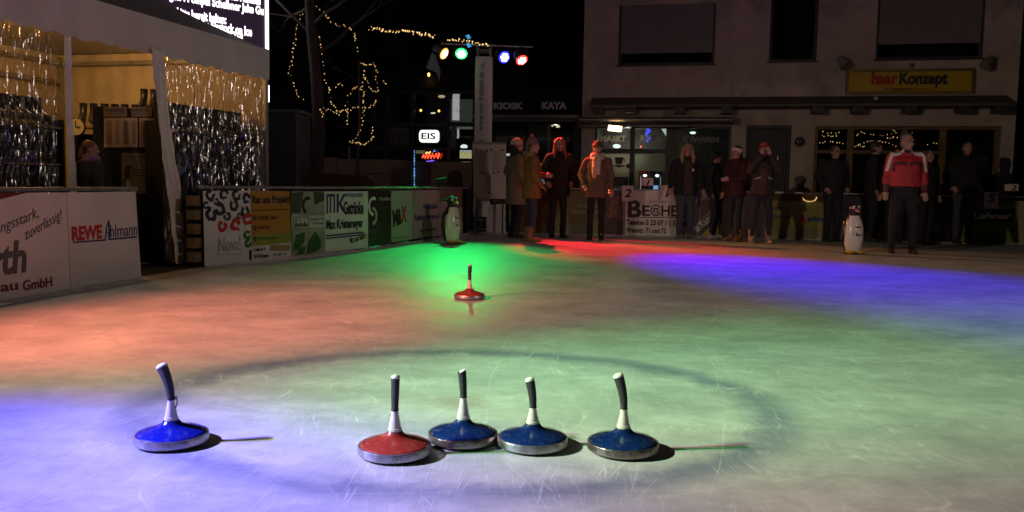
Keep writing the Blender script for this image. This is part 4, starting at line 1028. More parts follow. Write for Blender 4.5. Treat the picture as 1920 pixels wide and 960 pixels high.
# ---------------------------------------------------------------- marquee
TB = P(502, 150, 11.4)
TF = Plane((-4.45, 7.0), (TB.x, TB.y))
TL = TF.len; TA = -2.2; TD = 3.3
M_tent = mat('marquee_fabric', (0.60, 0.54, 0.49), 0.6, vary=.08, scale=1.5, bump=.25, bscale=5)
M_tin = mat('marquee_lining', (0.60, 0.52, 0.42), 0.65, vary=.15, scale=2, bump=.5, bscale=4)
tent = thing('marquee', 'white marquee with scalloped valance and warm light inside', 'tent', TF.at(0), TF.rz)
ZE, ZV = 2.67, 2.27
def sag_strip(x0, x1, y0, y1, name, m, n=90):
    """valance between two corners with a scalloped hem"""
    b = MB(); row = []
    for i in range(n + 1):
        f = i / n; x = x0 + (x1 - x0) * f; y = y0 + (y1 - y0) * f
        L = math.hypot(x1 - x0, y1 - y0) * f
        hem = ZV + .035 * abs(sin(L * pi / .26)) ** .7 * -1 + .03
        wv = .018 * sin(L * 5.1) + .012 * sin(L * 13.7 + 1) 
        nx, ny = (y1 - y0), -(x1 - x0); q = math.hypot(nx, ny); nx, ny = nx / q, ny / q
        row.append([(x, y, ZE), (x + nx * wv * .6, y + ny * wv * .6, (ZE + hem) / 2), (x + nx * wv * 1.3, y + ny * wv * 1.3, hem)])
    k = b.add([p for r_ in row for p in r_])
    for i in range(n):
        for j in range(2):
            q = k + i * 3 + j; b.face((q, q + 3, q + 4, q + 1))
    return b.build(name, m, tent, angle=80)
sag_strip(TA, TL, -.03, -.03, 'valance', M_tent, 220); sag_strip(TL + .03, TL + .03, 0, TD, 'valance', M_tent, 90)
# hipped roof, sagging a little between the edges
apx, apy, apz = TL - 2.3, TD / 2, 3.72
a = MB(); n = 14
cor = [(TA, -.03), (TL + .03, -.03), (TL + .03, TD), (TA, TD)]
for c_ in range(4):
    (x0, y0), (x1, y1) = cor[c_], cor[(c_ + 1) % 4]
    tp0 = Vector((apx, apy, apz)); tp1 = tp0.copy()
    if c_ == 0: tp0 = Vector((TA + 2, apy, apz))
    if c_ == 2: tp1 = Vector((TA + 2, apy, apz))
    if c_ == 3: tp0 = tp1 = Vector((TA + 2, apy, apz))
    g_ = []
    for i in range(n + 1):
        f = i / n
        for j in range(n + 1):
            s_ = j / n
            lo_ = Vector((x0 + (x1 - x0) * f, y0 + (y1 - y0) * f, ZE)); hi = tp0.lerp(tp1, f)
            p = lo_.lerp(hi, s_); p.z -= .28 * s_ * (1 - s_) + .10 * f * (1 - f) * 4 * (1 - s_) * s_
            g_.append(p)
    k = a.add(g_)
    for i in range(n):
        for j in range(n):
            q = k + i * (n + 1) + j; a.face((q, q + n + 1, q + n + 2, q + 1))
a.build('roof', mat('marquee_roof', (0.38, 0.36, 0.36), .45, vary=.1, scale=2, bump=.3, bscale=6), tent, angle=60)
a = MB(); a.quad((TA, TD, 0), (TL, TD, 0), (TL, TD, ZE), (TA, TD, ZE))
a.build('back_wall', M_tin, tent, angle=0)
# rippled end wall sheet
a = MB(); n = 60; row = []
for i in range(n + 1):
    y = TD * i / n
    for z in (0, .8, 1.5, 2.1, ZE):
        row.append((TL - .02 + .03 * noise.noise(Vector((y * 3.5, z * .6, 2))) + .012 * sin(y * 22 + z), y, z))
a.add(row)
for i in range(n):
    for j in range(4): q = i * 5 + j; a.face((q, q + 5, q + 6, q + 1))
a.build('end_wall', M_tin, tent, angle=80)
a = MB(); a.quad((TA, 0, ZV - .0), (TA, TD, ZV), (TA, TD, 0), (TA, 0, 0)); a.build('end_wall', M_tin, tent, angle=0)
for x_, y_ in ((TL - .03, .02), (TA + .1, .02), (TL - .05, TD - .06), (TL * .5, TD - .06)):
    a = MB(); a.box(x_ - .03, x_ + .03, y_ - .03, y_ + .03, 0, ZE - .03); a.build('post', M_rail, tent, angle=0, bevel=.006)
for z_ in (ZE - .12, ZV + .02):
    a = MB(); a.box(TA + .15, TL - .1, TD - .12, TD - .06, z_ - .025, z_ + .025); a.build('beam', M_rail, tent, angle=0)
a = MB(); a.box(TL - .12, TL - .06, .06, TD - .15, ZE - .16, ZE - .11); a.build('beam', M_rail, tent, angle=0)
# warm lamp inside
def tf(u, off, z): p = TF.at(u, off); return Vector((p.x, p.y, z))
for u_, o_, pw in ((TL - 1.7, 1.5, 42), (TL - 4.2, 1.6, 22)):
    t = thing('tent_lamp', 'warm hanging lamp under the marquee roof', 'lamp', tf(u_, o_, 2.75), 0, 'lamps under the marquee roof')
    a = MB(); a.ell((0, 0, 0), (.05, .05, .065)); a.build('bulb', emis('warm_bulb', (1, .55, .18), 8), t)
    a = MB(); a.tube([(0, 0, .06), (0, 0, .5)], .008, 6); a.build('cord', M_black, t)
    ld = bpy.data.lights.new('tent_light', 'POINT'); ld.energy = pw; ld.color = (1, .50, .13); ld.shadow_soft_size = .08
    lo = bpy.data.objects.new('tent_light', ld); link(lo, t); lo.location = (0, 0, -.1)

# clear curtains: crumpled sheets with vertical folds
M_pvc = glass('clear_vinyl_sheet', (.86, .84, .80), .19, .15, bump=.3, bscale=22, stretch=(1, 1, .35))
def curtain(label, ua, ub, off, z0, z1, m, seed, amp=.05, group='clear curtains of the marquee', name='clear_curtain', nz=30, dens=100, gather=None):
    random.seed(seed); L = ub - ua; nx = int(L * dens); um = (ua + ub) / 2
    t = MB(); g_ = []
    for i in range(nx + 1):
        x = -L / 2 + L * i / nx
        for j in range(nz + 1):
            z = z0 + (z1 - z0) * j / nz
            fl = amp * (.7 * noise.noise(Vector((x * 7 + seed, z * .35, 0))) + .5 * noise.noise(Vector((x * 17, z * .8, seed))))
            cr = amp * .30 * noise.noise(Vector((x * 34, z * 3.5, seed + 5))) + random.uniform(-.008, .008)
            xx = x if gather is None else gather(x, (z - z0) / (z1 - z0))
            g_.append((xx + amp * .2 * noise.noise(Vector((x * 9, z * 1.2, 9))), fl + cr, z + random.uniform(-.006, .006)))
    t.add(g_)
    for i in range(nx):
        for j in range(nz): q = i * (nz + 1) + j; t.face((q, q + nz + 1, q + nz + 2, q + 1))
    o = t.build(name, m, None, angle=0 if gather is None else 80)
    o.location = TF.at(um, off); o.rotation_euler = (0, 0, TF.rz)
    return tag(o, label, 'curtain', group)
U = lambda px, py=250, off=0.0: TF.uv(px, py, off)[0]
curtain('glittering clear curtain at the left edge of the marquee', TA + .2, U(126), .10, .25, ZV + .02, M_pvc, 3)
curtain('glittering clear curtain hanging before the skate rack', U(309), TL - .06, .03, .06, ZV + .02, M_pvc, 8)
# gathered white curtains
def gat(f0, f1): return lambda x, f: x * (f0 + (f1 - f0) * (1 - f) ** 1.5)
M_cur = mat('white_curtain', (.70, .65, .60), .5, vary=.1, bump=.4, bscale=12)
c = curtain('white curtain gathered into a bundle at the marquee entrance', U(277, 200), U(301, 200), -.06, .03, ZV + .06, M_cur, 5, .045, None, 'gathered_curtain', 30, 170, lambda x, f: x * (1.0 + .9 * (1 - f) ** 2) + .42 * (1 - f) ** 1.35)
c = curtain('narrow pale curtain bundle beside the counter opening', U(128, 200), U(140, 200), .02, .1, ZV + .06, M_cur, 6, .04, None, 'gathered_curtain', 30, 150, lambda x, f: x + .05 * (1 - f))

u_ = U(352, 400, -.10)
t = thing('black_roll', 'black roll hanging upright between the gathered curtain and the leopard banner', 'roll', TF.at(u_, -.10), TF.rz)
b = MB(); b.tube([(-.015, 0, 1.0), (0, 0, .7), (.012, 0, .34)], [.045, .055, .05], 14); b.build('rolled_sheet', M_black, t)
b = MB(); b.tube([(0, 0, .80), (0, 0, .83)], .059, 14, caps=False); b.build('strap', M_dark, t)
# skates on racks
M_boot = mat('boot_plastic', (.018, .02, .028), .35, vary=.3); M_blade = mat('blade_steel', (.5, .5, .52), .25, .95)
def make_skate(label, loc, rz, group):
    t = thing('ice_skate', label, 'ice skate', loc, rz, group)
    b = MB(); b.loft([(.055, 0, -.05, .04, .13), (.10, 0, -.045, .043, .125), (.14, 0, .0, .042, .085), (.20, 0, .03, .042, .055), (.27, 0, .035, .046, .058), (.30, 0, .03, .048, .062)], 12); b.build('boot', M_boot, t, 60)
    b = MB(); b.box(-.004, .004, -.15, .08, .0, .03); b.box(-.012, .012, -.12, -.08, .03, .058); b.box(-.012, .012, .02, .06, .03, .058); b.build('blade', M_blade, t, angle=0)
    return t
def rack(label, pl, ua, ub, off, levels, zt, depth=.30):
    t = thing('skate_rack', label, 'rack', pl.at((ua + ub) / 2, off), pl.rz); hl = (ub - ua) / 2
    for z in levels: b = MB(); b.box(-hl, hl, 0, depth, z - .02, z); b.build('shelf_board', M_wood, t, angle=0)
    for s_ in (-hl, hl): b = MB(); b.box(s_ - .02, s_ + .02, 0, depth, 0, zt); b.build('upright', M_black, t, angle=0)
    b = MB(); b.box(-hl, hl, depth + .002, depth + .015, 0, zt - .1); b.build('back_panel', M_black, t, angle=0)
    return t
sk0 = None
SA, SB_ = U(316, 250, .15), TL - .09
rack('tall rack of rental skates behind the clear curtain', TF, SA, SB_, .15, (.25, .68, 1.11, 1.54), 1.62)
RBp = Plane((P(140, 300, 10.75).x, 10.75), (P(306, 300, 10.9).x, 10.9))
rack('rear rack of rental skates behind the counter opening', RBp, 0, RBp.len, 0, (.7, 1.15, 1.60), 1.62)
def put_skate(p, rz, label, group):
    global sk0
    if sk0 is None: sk0 = make_skate(label, p, rz, group); return sk0
    return dup(sk0, p, rz, label, group)
random.seed(12)
LK0, LK1 = U(-70, 250, 1.0), U(118, 250, 1.0)
rack('dark skate rack behind the left clear curtain', TF, LK0, LK1, 1.0, (.25, .68, 1.11, 1.50), 1.58)
names_z = {.25: 'lowest shelf', .68: 'second shelf from the floor', 1.11: 'third shelf from the floor', 1.54: 'top shelf'}
for z in (.25, .68, 1.11, 1.54):
    x = SA + .07
    while x < SB_ - .05:
        put_skate(tf(x, .15 + .16, z + .001), TF.rz + random.uniform(-.12, .12), 'dark rental ice skate on the %s behind the clear curtain' % names_z[z], 'skates on the %s behind the clear curtain' % names_z[z]); x += .112
for z, nm in ((1.11, 'middle'), (1.50, 'top')):
    x = LK0 + .07
    while x < LK1 - .05:
        put_skate(tf(x, 1.16, z + .001), TF.rz + random.uniform(-.12, .12), 'dark rental ice skate on the %s shelf behind the left clear curtain' % nm, 'skates on the %s shelf behind the left clear curtain' % nm); x += .112
for z, nm in ((1.15, 'middle'), (1.60, 'top')):
    x = .06
    while x < RBp.len - .05:
        q = RBp.at(x, .15); put_skate(Vector((q.x, q.y, z + .001)), RBp.rz + random.uniform(-.15, .15), 'dark rental ice skate on the %s shelf of the rear rack' % nm, 'skates on the %s shelf of the rear rack' % nm); x += .125
for x in (.80, .92, 1.03):
    q = RBp.at(x, .13); put_skate(Vector((q.x, q.y, 1.80)), RBp.rz, 'dark skate stacked highest above the price lists', 'skates stacked above the price lists')
b = MB(); b.box(-.25, .25, 0, .3, 0, .185); o = b.build('storage_box', M_black, None, angle=0, bevel=.01); q = RBp.at(.92, .0); o.location = (q.x, q.y - .02, 1.905 - .3); o.hide_render = False
o.location = (q.x, q.y + .15, 1.61); tag(o, 'black box on the rear rack under the topmost skates', 'box')
# black partition with papers
PBp = Plane((P(176, 300, 9.55).x, 9.55), (P(318, 300, 9.95).x, 9.95))
zt = PBp.uv(250, 203)[1]
b = MB(); b.box(0, PBp.len, 0, .05, 0.0, zt); o = b.build('partition_panel', mat('black_cloth', (.010, .009, .008), .8), None, angle=0); o.location = PBp.at(0); o.rotation_euler = (0, 0, PBp.rz)
o.data['x'] = 1
tag(o, 'black partition panel with pinned papers behind the counter opening', 'partition')
M_paper = mat('cream_paper', (.60, .50, .34), .6, vary=.05); M_head = mat('grey_paper', (.28, .25, .20), .6)
def paper(label, x0, y0, x1, y1, m): return Banner(label, PBp, [(x0, y0), (x0, y1), (x1, y1), (x1, y0)], m, -.012, 'pinned_paper', 'paper', None)
random.seed(4)
for (x0, x1, lab, cols) in ((195, 258, 'cream price list pinned left on the black partition', 2), (261, 291, 'cream price list pinned right beside the white curtain', 1)):
    p_ = paper(lab, x0, 221, x1, 276, M_paper)
    for c_ in range(cols):
        w_ = (x1 - x0) / cols
        for k_ in range(11):
            xa = x0 + c_ * w_ + 4; y_ = 227 + k_ * 4.2
            p_.rect(xa, y_, xa + w_ * .35, y_ + 1.0, I_brown, 'print_line'); p_.rect(xa + w_ * .55, y_, xa + w_ * .78, y_ + 1.0, I_brown, 'print_line')
for (x0, x1, lab) in ((194, 238, 'grey heading sheet above the left price list'), (246, 285, 'grey heading sheet above the right price list')):
    p_ = paper(lab, x0, 200, x1, 219, M_head); p_.txt('AUSRÜSTUNG', x0 + 3, 204, x1 - 3, 209, I_black)
p_ = paper('grey skating aid poster with a penguin picture on the black partition', 228, 287, 276, 363, mat('poster_stone', (.22, .19, .14), .6))
p_.txt('LAUFLERNHILFE', 231, 291, 271, 296, I_black); p_.txt('5 € / 10 € Pfand', 234, 299, 267, 303, I_black)
for k_ in range(3): p_.rect(248, 318 + k_ * 5, 270, 319.4 + k_ * 5, I_black, 'print_line')
p_.disc(239, 345, 6.5, 16, I_black, name='penguin_picture'); p_.disc(240, 349, 5, 14, I_pale, name='penguin_picture'); p_.disc(238.5, 322, 6, 9, I_black, name='penguin_picture'); p_.disc(240, 314, 4.5, 4.5, I_black, name='penguin_picture'); p_.poly([(243, 312), (250, 314), (243, 316)], I_black, 'penguin_picture')
# counter behind the near fence and a wall clock
CTp = Plane((P(-10, 320, 7.9).x, 7.9), (P(190, 320, 9.5).x, 9.5))
b = MB(); b.box(0, CTp.len, 0, .5, .02, .80); b.box(-.02, CTp.len + .02, -.03, .53, .80, .84); o = b.build('rental_counter', M_black, None, angle=0); o.location = CTp.at(0, .35); o.rotation_euler = (0, 0, CTp.rz); tag(o, 'low black rental counter behind the near fence', 'counter')
CKp = Plane((P(100, 300, 10.6).x, 10.6), (P(160, 300, 10.6).x, 10.6)); u, z = CKp.uv(143, 238)
t = thing('wall_clock', 'pale round clock half hidden by the narrow curtain bundle', 'clock', CKp.at(u, 0, z), 0)
b = MB(); b.tube([(0, .02, 0), (0, -.01, 0)], .10, 24); b.build('face', mat('clock_face', (.5, .45, .35), .5), t); b = MB(); b.tube([(0, .025, 0), (0, -.015, 0)], .11, 24, caps=False); b.build('rim', M_black, t)
b = MB(); b.box(-.006, .006, -.016, -.012, 0, .08); b.box(0, .055, -.016, -.0125, -.006, .006); b.build('hand', M_black, t, angle=0)

# ---------------------------------------------------------------- LED screen
SR = P(502, 100, 16.2)
SP = Plane((SR.x - .69 * 4.2, SR.y - .72 * 4.2), (SR.x, SR.y))
scr = thing('led_screen', 'large black video screen with white lines of text above the marquee', 'screen', SP.at(SP.len), SP.rz)
zb = SP.uv(500, 186)[1]; X0 = -SP.len
b = MB(); b.box(X0, -.05, .0, .2, zb - .05, 6.4); b.build('display', emis('screen_dark', (.05, .025, .06), .35), scr, angle=0)
b = MB(); b.box(-.049, .012, -.02, .2, SP.uv(500, 131)[1], 6.4); b.build('edge_light', emis('edge_white', (1, .90, .97), 3), scr, angle=0)
b = MB(); b.box(-.035, .018, -.02, .2, zb - .05, SP.uv(500, 160)[1]); b.build('edge_light', emis('edge_white', (1, .90, .97), 3), scr, angle=0)
M_led = emis('screen_text', (1, .86, .98), 2.6)
def stxt(s, x0, x1, yt, yb, xm):
    u0 = SP.uv(x0, (yt + yb) / 2)[0] - SP.len; u1 = SP.uv(x1, (yt + yb) / 2)[0] - SP.len
    z1 = SP.uv(xm, yt)[1]; z0 = SP.uv(xm, yb)[1]
    text(s, scr, u0, z0, u1, z1, M_led, y=-.006, bold=.035)
stxt('Pumpelhaus Handball', 392, 488, -5, 12, 480)
stxt('Angels : Pömpel Scheibner Jake Gu', 300, 494, 10, 31, 480)
stxt('bitte bereit halten:', 332, 424, 25, 42, 400)
stxt('Mathias 2 : Eisstock on Ice', 333, 472, 49, 67, 460)
stxt('Platz 1 : NOETTER', 365, 457, 61, 79, 450)
b = MB(); b.tube([(X0 * .8, .12, 0), (X0 * .8, .12, zb - .05)], .06, 10); b.tube([(-.3, .12, 0), (-.3, .12, zb - .05)], .06, 10); b.build('support_post', M_dark, scr)
# dark cabinet beside the marquee
q = P(531, 346, 13.2); t = thing('equipment_cabinet', 'tall dark cabinet with a lighter edge right of the marquee', 'cabinet', (q.x, q.y, 0), 0)
h_ = P(531, 205, 13.2).z; hw = 29 / 1600 * 13.2
b = MB(); b.box(-hw, hw, 0, .8, 0.0, h_ - .04); b.build('body', mat('cabinet_grey', (.028, .028, .03), .6), t, angle=0, bevel=.02)
b = MB(); b.box(-hw - .02, hw + .03, -.03, .83, h_ - .04, h_); b.build('lid', mat('cabinet_edge', (.09, .09, .09), .5), t, angle=0)
b = MB(); b.box(hw - .045, hw + .012, -.02, -.002, 0.02, h_ - .042); b.build('edge_strip', mat('cabinet_edge', (.09, .09, .09), .5), t, angle=0)

# ---------------------------------------------------------------- back mast
mt = thing('banner_mast', 'tall square mast wrapped in a pale banner with upright lettering', 'mast', (BM.x, BM.y, 0), 0)
def mx(px): return (px - 903) / FPX * BMY
def mz(px, py): return P(px, py, BMY).z
zt = mz(903, 108)
b = MB(); n = 40; prof = []
hw = .172
for i in range(n):
    a_ = 2 * pi * i / n; c_, s_ = cos(a_), sin(a_); k_ = (abs(c_) ** 5 + abs(s_) ** 5) ** (-1 / 5)
    prof.append((hw * c_ * k_, hw * s_ * k_))
rows = [.32 + (zt - .32) * j / 14 for j in range(15)]
for j, z in enumerate(rows): b.add([(x * (1 + .02 * noise.noise(Vector((x * 9, z * 1.3, y * 9)))), y * (1 + .02 * noise.noise(Vector((x * 9, z * 1.1, 3)))), z) for x, y in prof])
for j in range(14):
    for i in range(n): q = (i + 1) % n; b.face((j * n + i, j * n + q, (j + 1) * n + q, (j + 1) * n + i))
b.build('wrap_banner', mat('mast_wrap', (.58, .57, .56), .5, vary=.15, scale=2, stretch=(1, 1, .3), bump=.3, bscale=8), mt, 60)
b = MB()
for sx_ in (-.13, .13):
    for sy_ in (-.13, .13): b.tube([(sx_, sy_, 0), (sx_, sy_, mz(903, 84))], .024, 8)
for z in (.08, .26, zt + .12): b.frame(-.13, z - .02, .13, z + .02, .012, -.142, -.118); b.frame(-.13, z - .02, .13, z + .02, .012, .118, .142)
b.build('truss', M_steel, mt)
b = MB(); b.box(-.28, .28, -.28, .28, 0, .03); b.build('base_plate', M_steel, mt, angle=0, bevel=.005)
def mtxt(s, xc, ya, yb, wpx, m, **k):
    z0, z1 = mz(903, ya), mz(903, yb); x = mx(xc); L = z1 - z0; hh = wpx / FPX * BMY
    text(s, mt, x - L / 2, (z0 + z1) / 2 - hh / 2, x + L / 2, (z0 + z1) / 2 + hh / 2, m, y=-hw - .008, ang=pi / 2, **k)
mtxt('www.gsw-freizeit.de', 900, 247, 137, 12, I_grey, bold=.02); mtxt('de  ·', 899, 274, 253, 10, I_grey, bold=.01); mtxt('GSW', 897, 391, 374, 8, I_grey)
b = MB(); b.tube([(mx(897), -hw - .009, mz(903, 124)), (mx(902), -hw - .009, mz(903, 128)), (mx(905), -hw - .009, mz(903, 118)), (mx(899), -hw - .009, mz(903, 132))], .008, 6); b.build('emblem', I_grey, mt)
cb_ = thing('lamp_crossbar', 'steel crossbar carrying four coloured stage lamps on the mast', 'crossbar', (BM.x, BMY - .22, 0), 0)
zc0, zc1 = P(828, 82, BMY - .22).z, P(990, 88, BMY - .22).z; xa, xb = (825 - 903) / FPX * BMY, (992 - 903) / FPX * BMY
b = MB(); b.tube([(xa, 0, zc0), (xb, 0, zc1)], .022, 8); b.build('bar', M_steel, cb_)
for px, py in ((832, 93), (865, 92), (945, 99), (978, 104)):
    x = (px - 903) / FPX * BMY; b = MB(); b.tube([(x, 0, P(px, 83 + (px - 828) * .04, BMY - .22).z), (x, 0.02, P(px, py, BMY - .22).z + .07)], .012, 6); b.build('clamp', M_dark, cb_)
light_string('garland', 'warm lights wound along the cable from the tree to the mast', Plane((-9, BMY - .3), (9, BMY - .3)), [(694, 54), (730, 57), (770, 61), (815, 68)], 0, 62, warm, 1.4, .0115, None, jit=.035)
light_string('garland', 'shorter run of warm lights over the green stage lamp', Plane((-9, BMY - .3), (9, BMY - .3)), [(836, 73), (862, 76), (890, 80), (917, 85)], 0, 26, warm, 1.5, .011, None, jit=.025)
for px, py, s_ in ((878, 69, 1), (879, 85, 1)):
    b = MB(); b.ell((0, 0, 0), (.03, .03, .045), 8, 6); b.tube([(-.05, 0, .02), (.05, 0, -.02)], .012, 6); o = b.build('star_light', emis('star_blue', (.05, .45, .8), .8 if py < 75 else .5)); o.location = P(px, py, BMY - .35); tag(o, 'small blue star light %s the garland by the mast' % ('above' if py < 75 else 'below'), 'star light')

# notice board
NP = Plane((-9, BMY - .45), (9, BMY - .45))
nb = Banner('white notice board with lists and round dark magnets at the mast', NP, [(886, 266), (888, 371), (949, 373), (949, 267)], mat('notice_board', (.50, .46, .44), .5, vary=.06), 0, 'notice_board', 'notice board', None)
nb.rect(886.5, 266.5, 948.5, 271, ink('tan', (.24, .20, .17)), 'top_strip')
for x, y in ((892, 279), (914, 282), (921, 281), (942, 282), (901, 323), (907, 325), (926, 324), (934, 323), (916, 362)): nb.disc(x, y, 2.1, 2.1, I_black, 12, 'magnet')
for (x0, x1, y0, y1) in ((894, 912, 284, 320), (922, 940, 284, 320), (908, 925, 327, 359)):
    y = y0
    while y < y1: nb.rect(x0 + 2, y, x0 + (x1 - x0) * .8, y + .7, ink('text_grey', (.22, .2, .2)), 'print_line'); y += 2.6
u0 = nb.u0
for dx in (-.25, .25): b = MB(); b.box(dx - .015, dx + .015, .008, .04, 0, 1.0); b.build('stand_leg', M_dark, nb.t, angle=0)
# black floodlight clamped on the fence near the penguin
q = P(826, 341, 14.6); t = thing('rail_floodlight', 'small black floodlight lying on the rail behind the left penguin', 'floodlight', q, .2)
b = MB(); b.tube([(-.07, 0, 0), (.05, 0, .01), (.10, 0, .015)], [.05, .06, .07], 10); b.build('housing', M_black, t); b = MB(); b.tube([(-.02, 0, -.03), (-.02, 0, -.10)], .015, 6); b.build('clamp', M_black, t)
# things behind the left fence
q = P(632, 346, 14.6); t = thing('covered_table', 'low table under a dark red cover behind the rink fence', 'table', (q.x, q.y, 0), .1)
b = MB(); b.prism([(-.62, .30), (.62, .30), (.60, 1.0), (.52, 1.07), (-.30, 1.10), (-.60, 1.02)], -.4, .4); b.build('cover', mat('dark_red_cover', (.05, .012, .01), .7, vary=.2), t, angle=40, bevel=.02)
for dx in (-.5, .5): b = MB(); b.box(dx - .03, dx + .03, -.3, -.24, 0, .3); b.build('leg', M_dark, t, angle=0)
q = P(653, 346, 17.5); t = thing('parasol_pole', 'thin leaning pole beside the second fairy light tree', 'pole', (q.x, q.y, 0), 0)
b = MB(); b.tube([(-.02, 0, 0), (.02, 0, P(656, 275, 17.5).z)], .022, 8); b.build('pole', mat('pale_pole', (.12, .12, .12), .5), t); b = MB(); b.lathe([(.2, 0), (.2, .05), (.05, .07)], 16); b.build('foot', M_dark, t)

# ---------------------------------------------------------------- trees with fairy lights
M_bark = mat('bark', (.045, .035, .028), .85, vary=.4, scale=8, stretch=(1, 1, .25), bump=.8, bscale=18)
def bare_tree(label, base, h, r0, seed, nb, spread, low=.45):
    random.seed(seed)
    t = thing('bare_tree', label, 'tree', base, 0, None)
    tr = MB(); pts = []; rad = []
    for i in range(9):
        f = i / 8; pts.append(Vector((.10 * noise.noise(Vector((f * 2, seed, 0))) * h * .4, .08 * noise.noise(Vector((f * 2, seed, 5))) * h * .3, h * f))); rad.append(r0 * (1.25 - .2 * min(f * 8, 1) - .75 * f))
    tr.tube(pts, rad, 12); tr.build('trunk', M_bark, t)
    br = MB()
    def grow(p, d, L, r, lev):
        q = [p]; rr = [r]; n = 5
        for i in range(n):
            d = (d + Vector((random.uniform(-.22, .22), random.uniform(-.22, .22), random.uniform(-.14, .16)))).normalized()
            p = p + d * L / n; q.append(p); rr.append(r * (1 - .75 * (i + 1) / n))
            if lev < 3 and i > 0 and random.random() < .8:
                s_ = Vector((random.uniform(-1, 1), random.uniform(-1, 1), random.uniform(-.4, .7)))
                grow(p, (d * .8 + s_ * .8).normalized(), L * .55, rr[-1] * .65, lev + 1)
        br.tube(q, [max(x, .003) for x in rr], 5 if lev else 7, caps=False)
    for i in range(nb):
        f = low + (1 - low) * (i + random.random()) / nb
        k = min(int(f * 8), 7); p = pts[k].lerp(pts[k + 1], f * 8 - k); a_ = i * 2.4 + random.random()
        grow(p, Vector((cos(a_), sin(a_) * .8, random.uniform(-.1, .7))).normalized(), spread * (1.25 - .6 * f), r0 * .35 * (1.3 - f), 1)
    br.build('branches', M_bark, t, 60)
    return t
q = P(584, 346, 16.2); bare_tree('bare tree with a thick trunk and long fairy light loops beside the marquee', (q.x, q.y, 0), 7.5, .135, 5, 15, 2.4, .42)
q = P(672, 346, 17.6); bare_tree('small bare tree with tangled fairy lights left of the pavilion', (q.x, q.y, 0), 3.4, .05, 9, 11, .9, .3)
X = lambda L: [(500 + a_ / 3.428, b_ / 3.428) for a_, b_ in L]
strands = [
 ('long left loop of fairy lights along the thick bare trunk', [(250, 35), (225, 100), (195, 150), (185, 235), (170, 350), (160, 410), (145, 460), (165, 510), (180, 570), (210, 630), (255, 655)], 46, 0),
 ('fairy lights swinging from the trunk top toward the right', [(315, 40), (355, 65), (400, 125), (440, 160), (525, 170), (560, 210), (570, 265), (585, 350)], 34, 0),
 ('fairy lights running down right of the thick bare trunk', [(315, 160), (330, 230), (350, 280), (355, 330), (360, 420), (375, 495), (395, 560), (400, 590), (415, 650), (440, 690), (465, 740)], 42, 0),
 ('upright fairy lights through the middle of the small tree', [(610, 400), (625, 450), (630, 510), (605, 570), (625, 610), (625, 700), (615, 790), (600, 840), (570, 890), (540, 915)], 46, 1),
 ('looped fairy lights at the upper right of the small tree', [(610, 400), (650, 425), (690, 408), (710, 440), (705, 520), (720, 570), (700, 595), (675, 575), (655, 540), (640, 490)], 40, 1),
 ('level fairy lights across the waist of the small tree', [(345, 695), (390, 705), (455, 720), (520, 710), (560, 695), (600, 695), (650, 690), (690, 680), (700, 640)], 50, 1),
 ('sparse fairy lights rising at the left of the small tree', [(400, 590), (435, 575), (465, 540), (490, 545)], 9, 1),
 ('fairy lights hanging between the two bare trees', [(520, 650), (510, 690), (520, 740), (520, 795), (497, 775)], 12, 1),
 ('fairy lights gathered low around the small tree foot', [(535, 915), (580, 920), (625, 930), (670, 900), (695, 880), (670, 850), (690, 810)], 40, 1),
 ('short arc of fairy lights left of the small tree top', [(510, 635), (545, 590), (570, 555), (605, 565), (640, 590)], 14, 1),
 ('stray fairy lights right of the small tree', [(745, 520), (775, 540), (720, 555)], 5, 1),
 ('few fairy lights at the left foot of the thick trunk', [(240, 770), (262, 765)], 4, 0),
 ('few fairy lights hanging right of the trunk foot', [(340, 690), (360, 720), (365, 790)], 9, 0)]
random.seed(21)
for lab, pts, n, tr in strands:
    Y0 = 16.0 if tr == 0 else 17.5
    light_string('fairy_lights', lab, None, X(pts), 0, int(n * .66) + 1, warm, 1.0, .009, 'fairy lights in the bare trees', depth_fn=lambda i, x, y: P(x, y, Y0 + .35 * sin(i * 1.9 + x)), jit=.022)
# the two lamp masts that carry the rink lights beside the camera
for pos, sd, lab in ((FL, -1, 'grey lamp mast standing at the near left corner of the rink'), (FR, 1, 'grey lamp mast standing at the right hand side of the rink')):
    t = thing('lamp_mast', lab, 'mast', (pos.x + sd * .34, pos.y, 0), 0)
    b = MB(); b.tube([(0, 0, -.02), (0, 0, pos.z + .35)], .05, 12); b.build('pole', M_steel, t)
    b = MB(); b.tube([(-sd * .05, -.75, pos.z + .22), (-sd * .05, .75, pos.z + .22)], .025, 8); b.build('crossbar', M_steel, t)
    b = MB(); b.box(-.3, .3, -.3, .3, -.02, .03); b.build('base_plate', M_steel, t, angle=0)
# ---------------------------------------------------------------- ice stocks
M_sole = mat('stock_sole', (.02, .02, .022), .6)
M_ring = mat('steel_ring', (.42, .42, .43), .36, .85, vary=.25, scale=18, bump=.25, bscale=50, wear=(.13, .09, .06), wear_amt=.55, wear_scale=14)
M_ringw = mat('worn_steel_ring', (.26, .23, .21), .30, .85, vary=.35, scale=22, bump=.4, bscale=45, wear=(.07, .035, .02), wear_amt=.95, wear_scale=9)
M_bblue = mat('bright_blue_paint', (.005, .012, .24), .24, vary=.10, scale=5, coat=.7, wear=(.16, .20, .38), wear_amt=.2, wear_scale=48)
M_nblue = mat('navy_blue_paint', (.004, .020, .10), .2, vary=.15, scale=5, coat=.8, wear=(.10, .12, .17), wear_amt=.22, wear_scale=48)
M_sred = mat('red_paint', (.29, .028, .018), .3, vary=.12, scale=5, coat=.35, wear=(.48, .22, .18), wear_amt=.22, wear_scale=48)
M_shaft = mat('white_plastic', (.66, .62, .57), .38, vary=.08, scale=12, wear=(.40, .35, .29), wear_amt=.35, wear_scale=22)
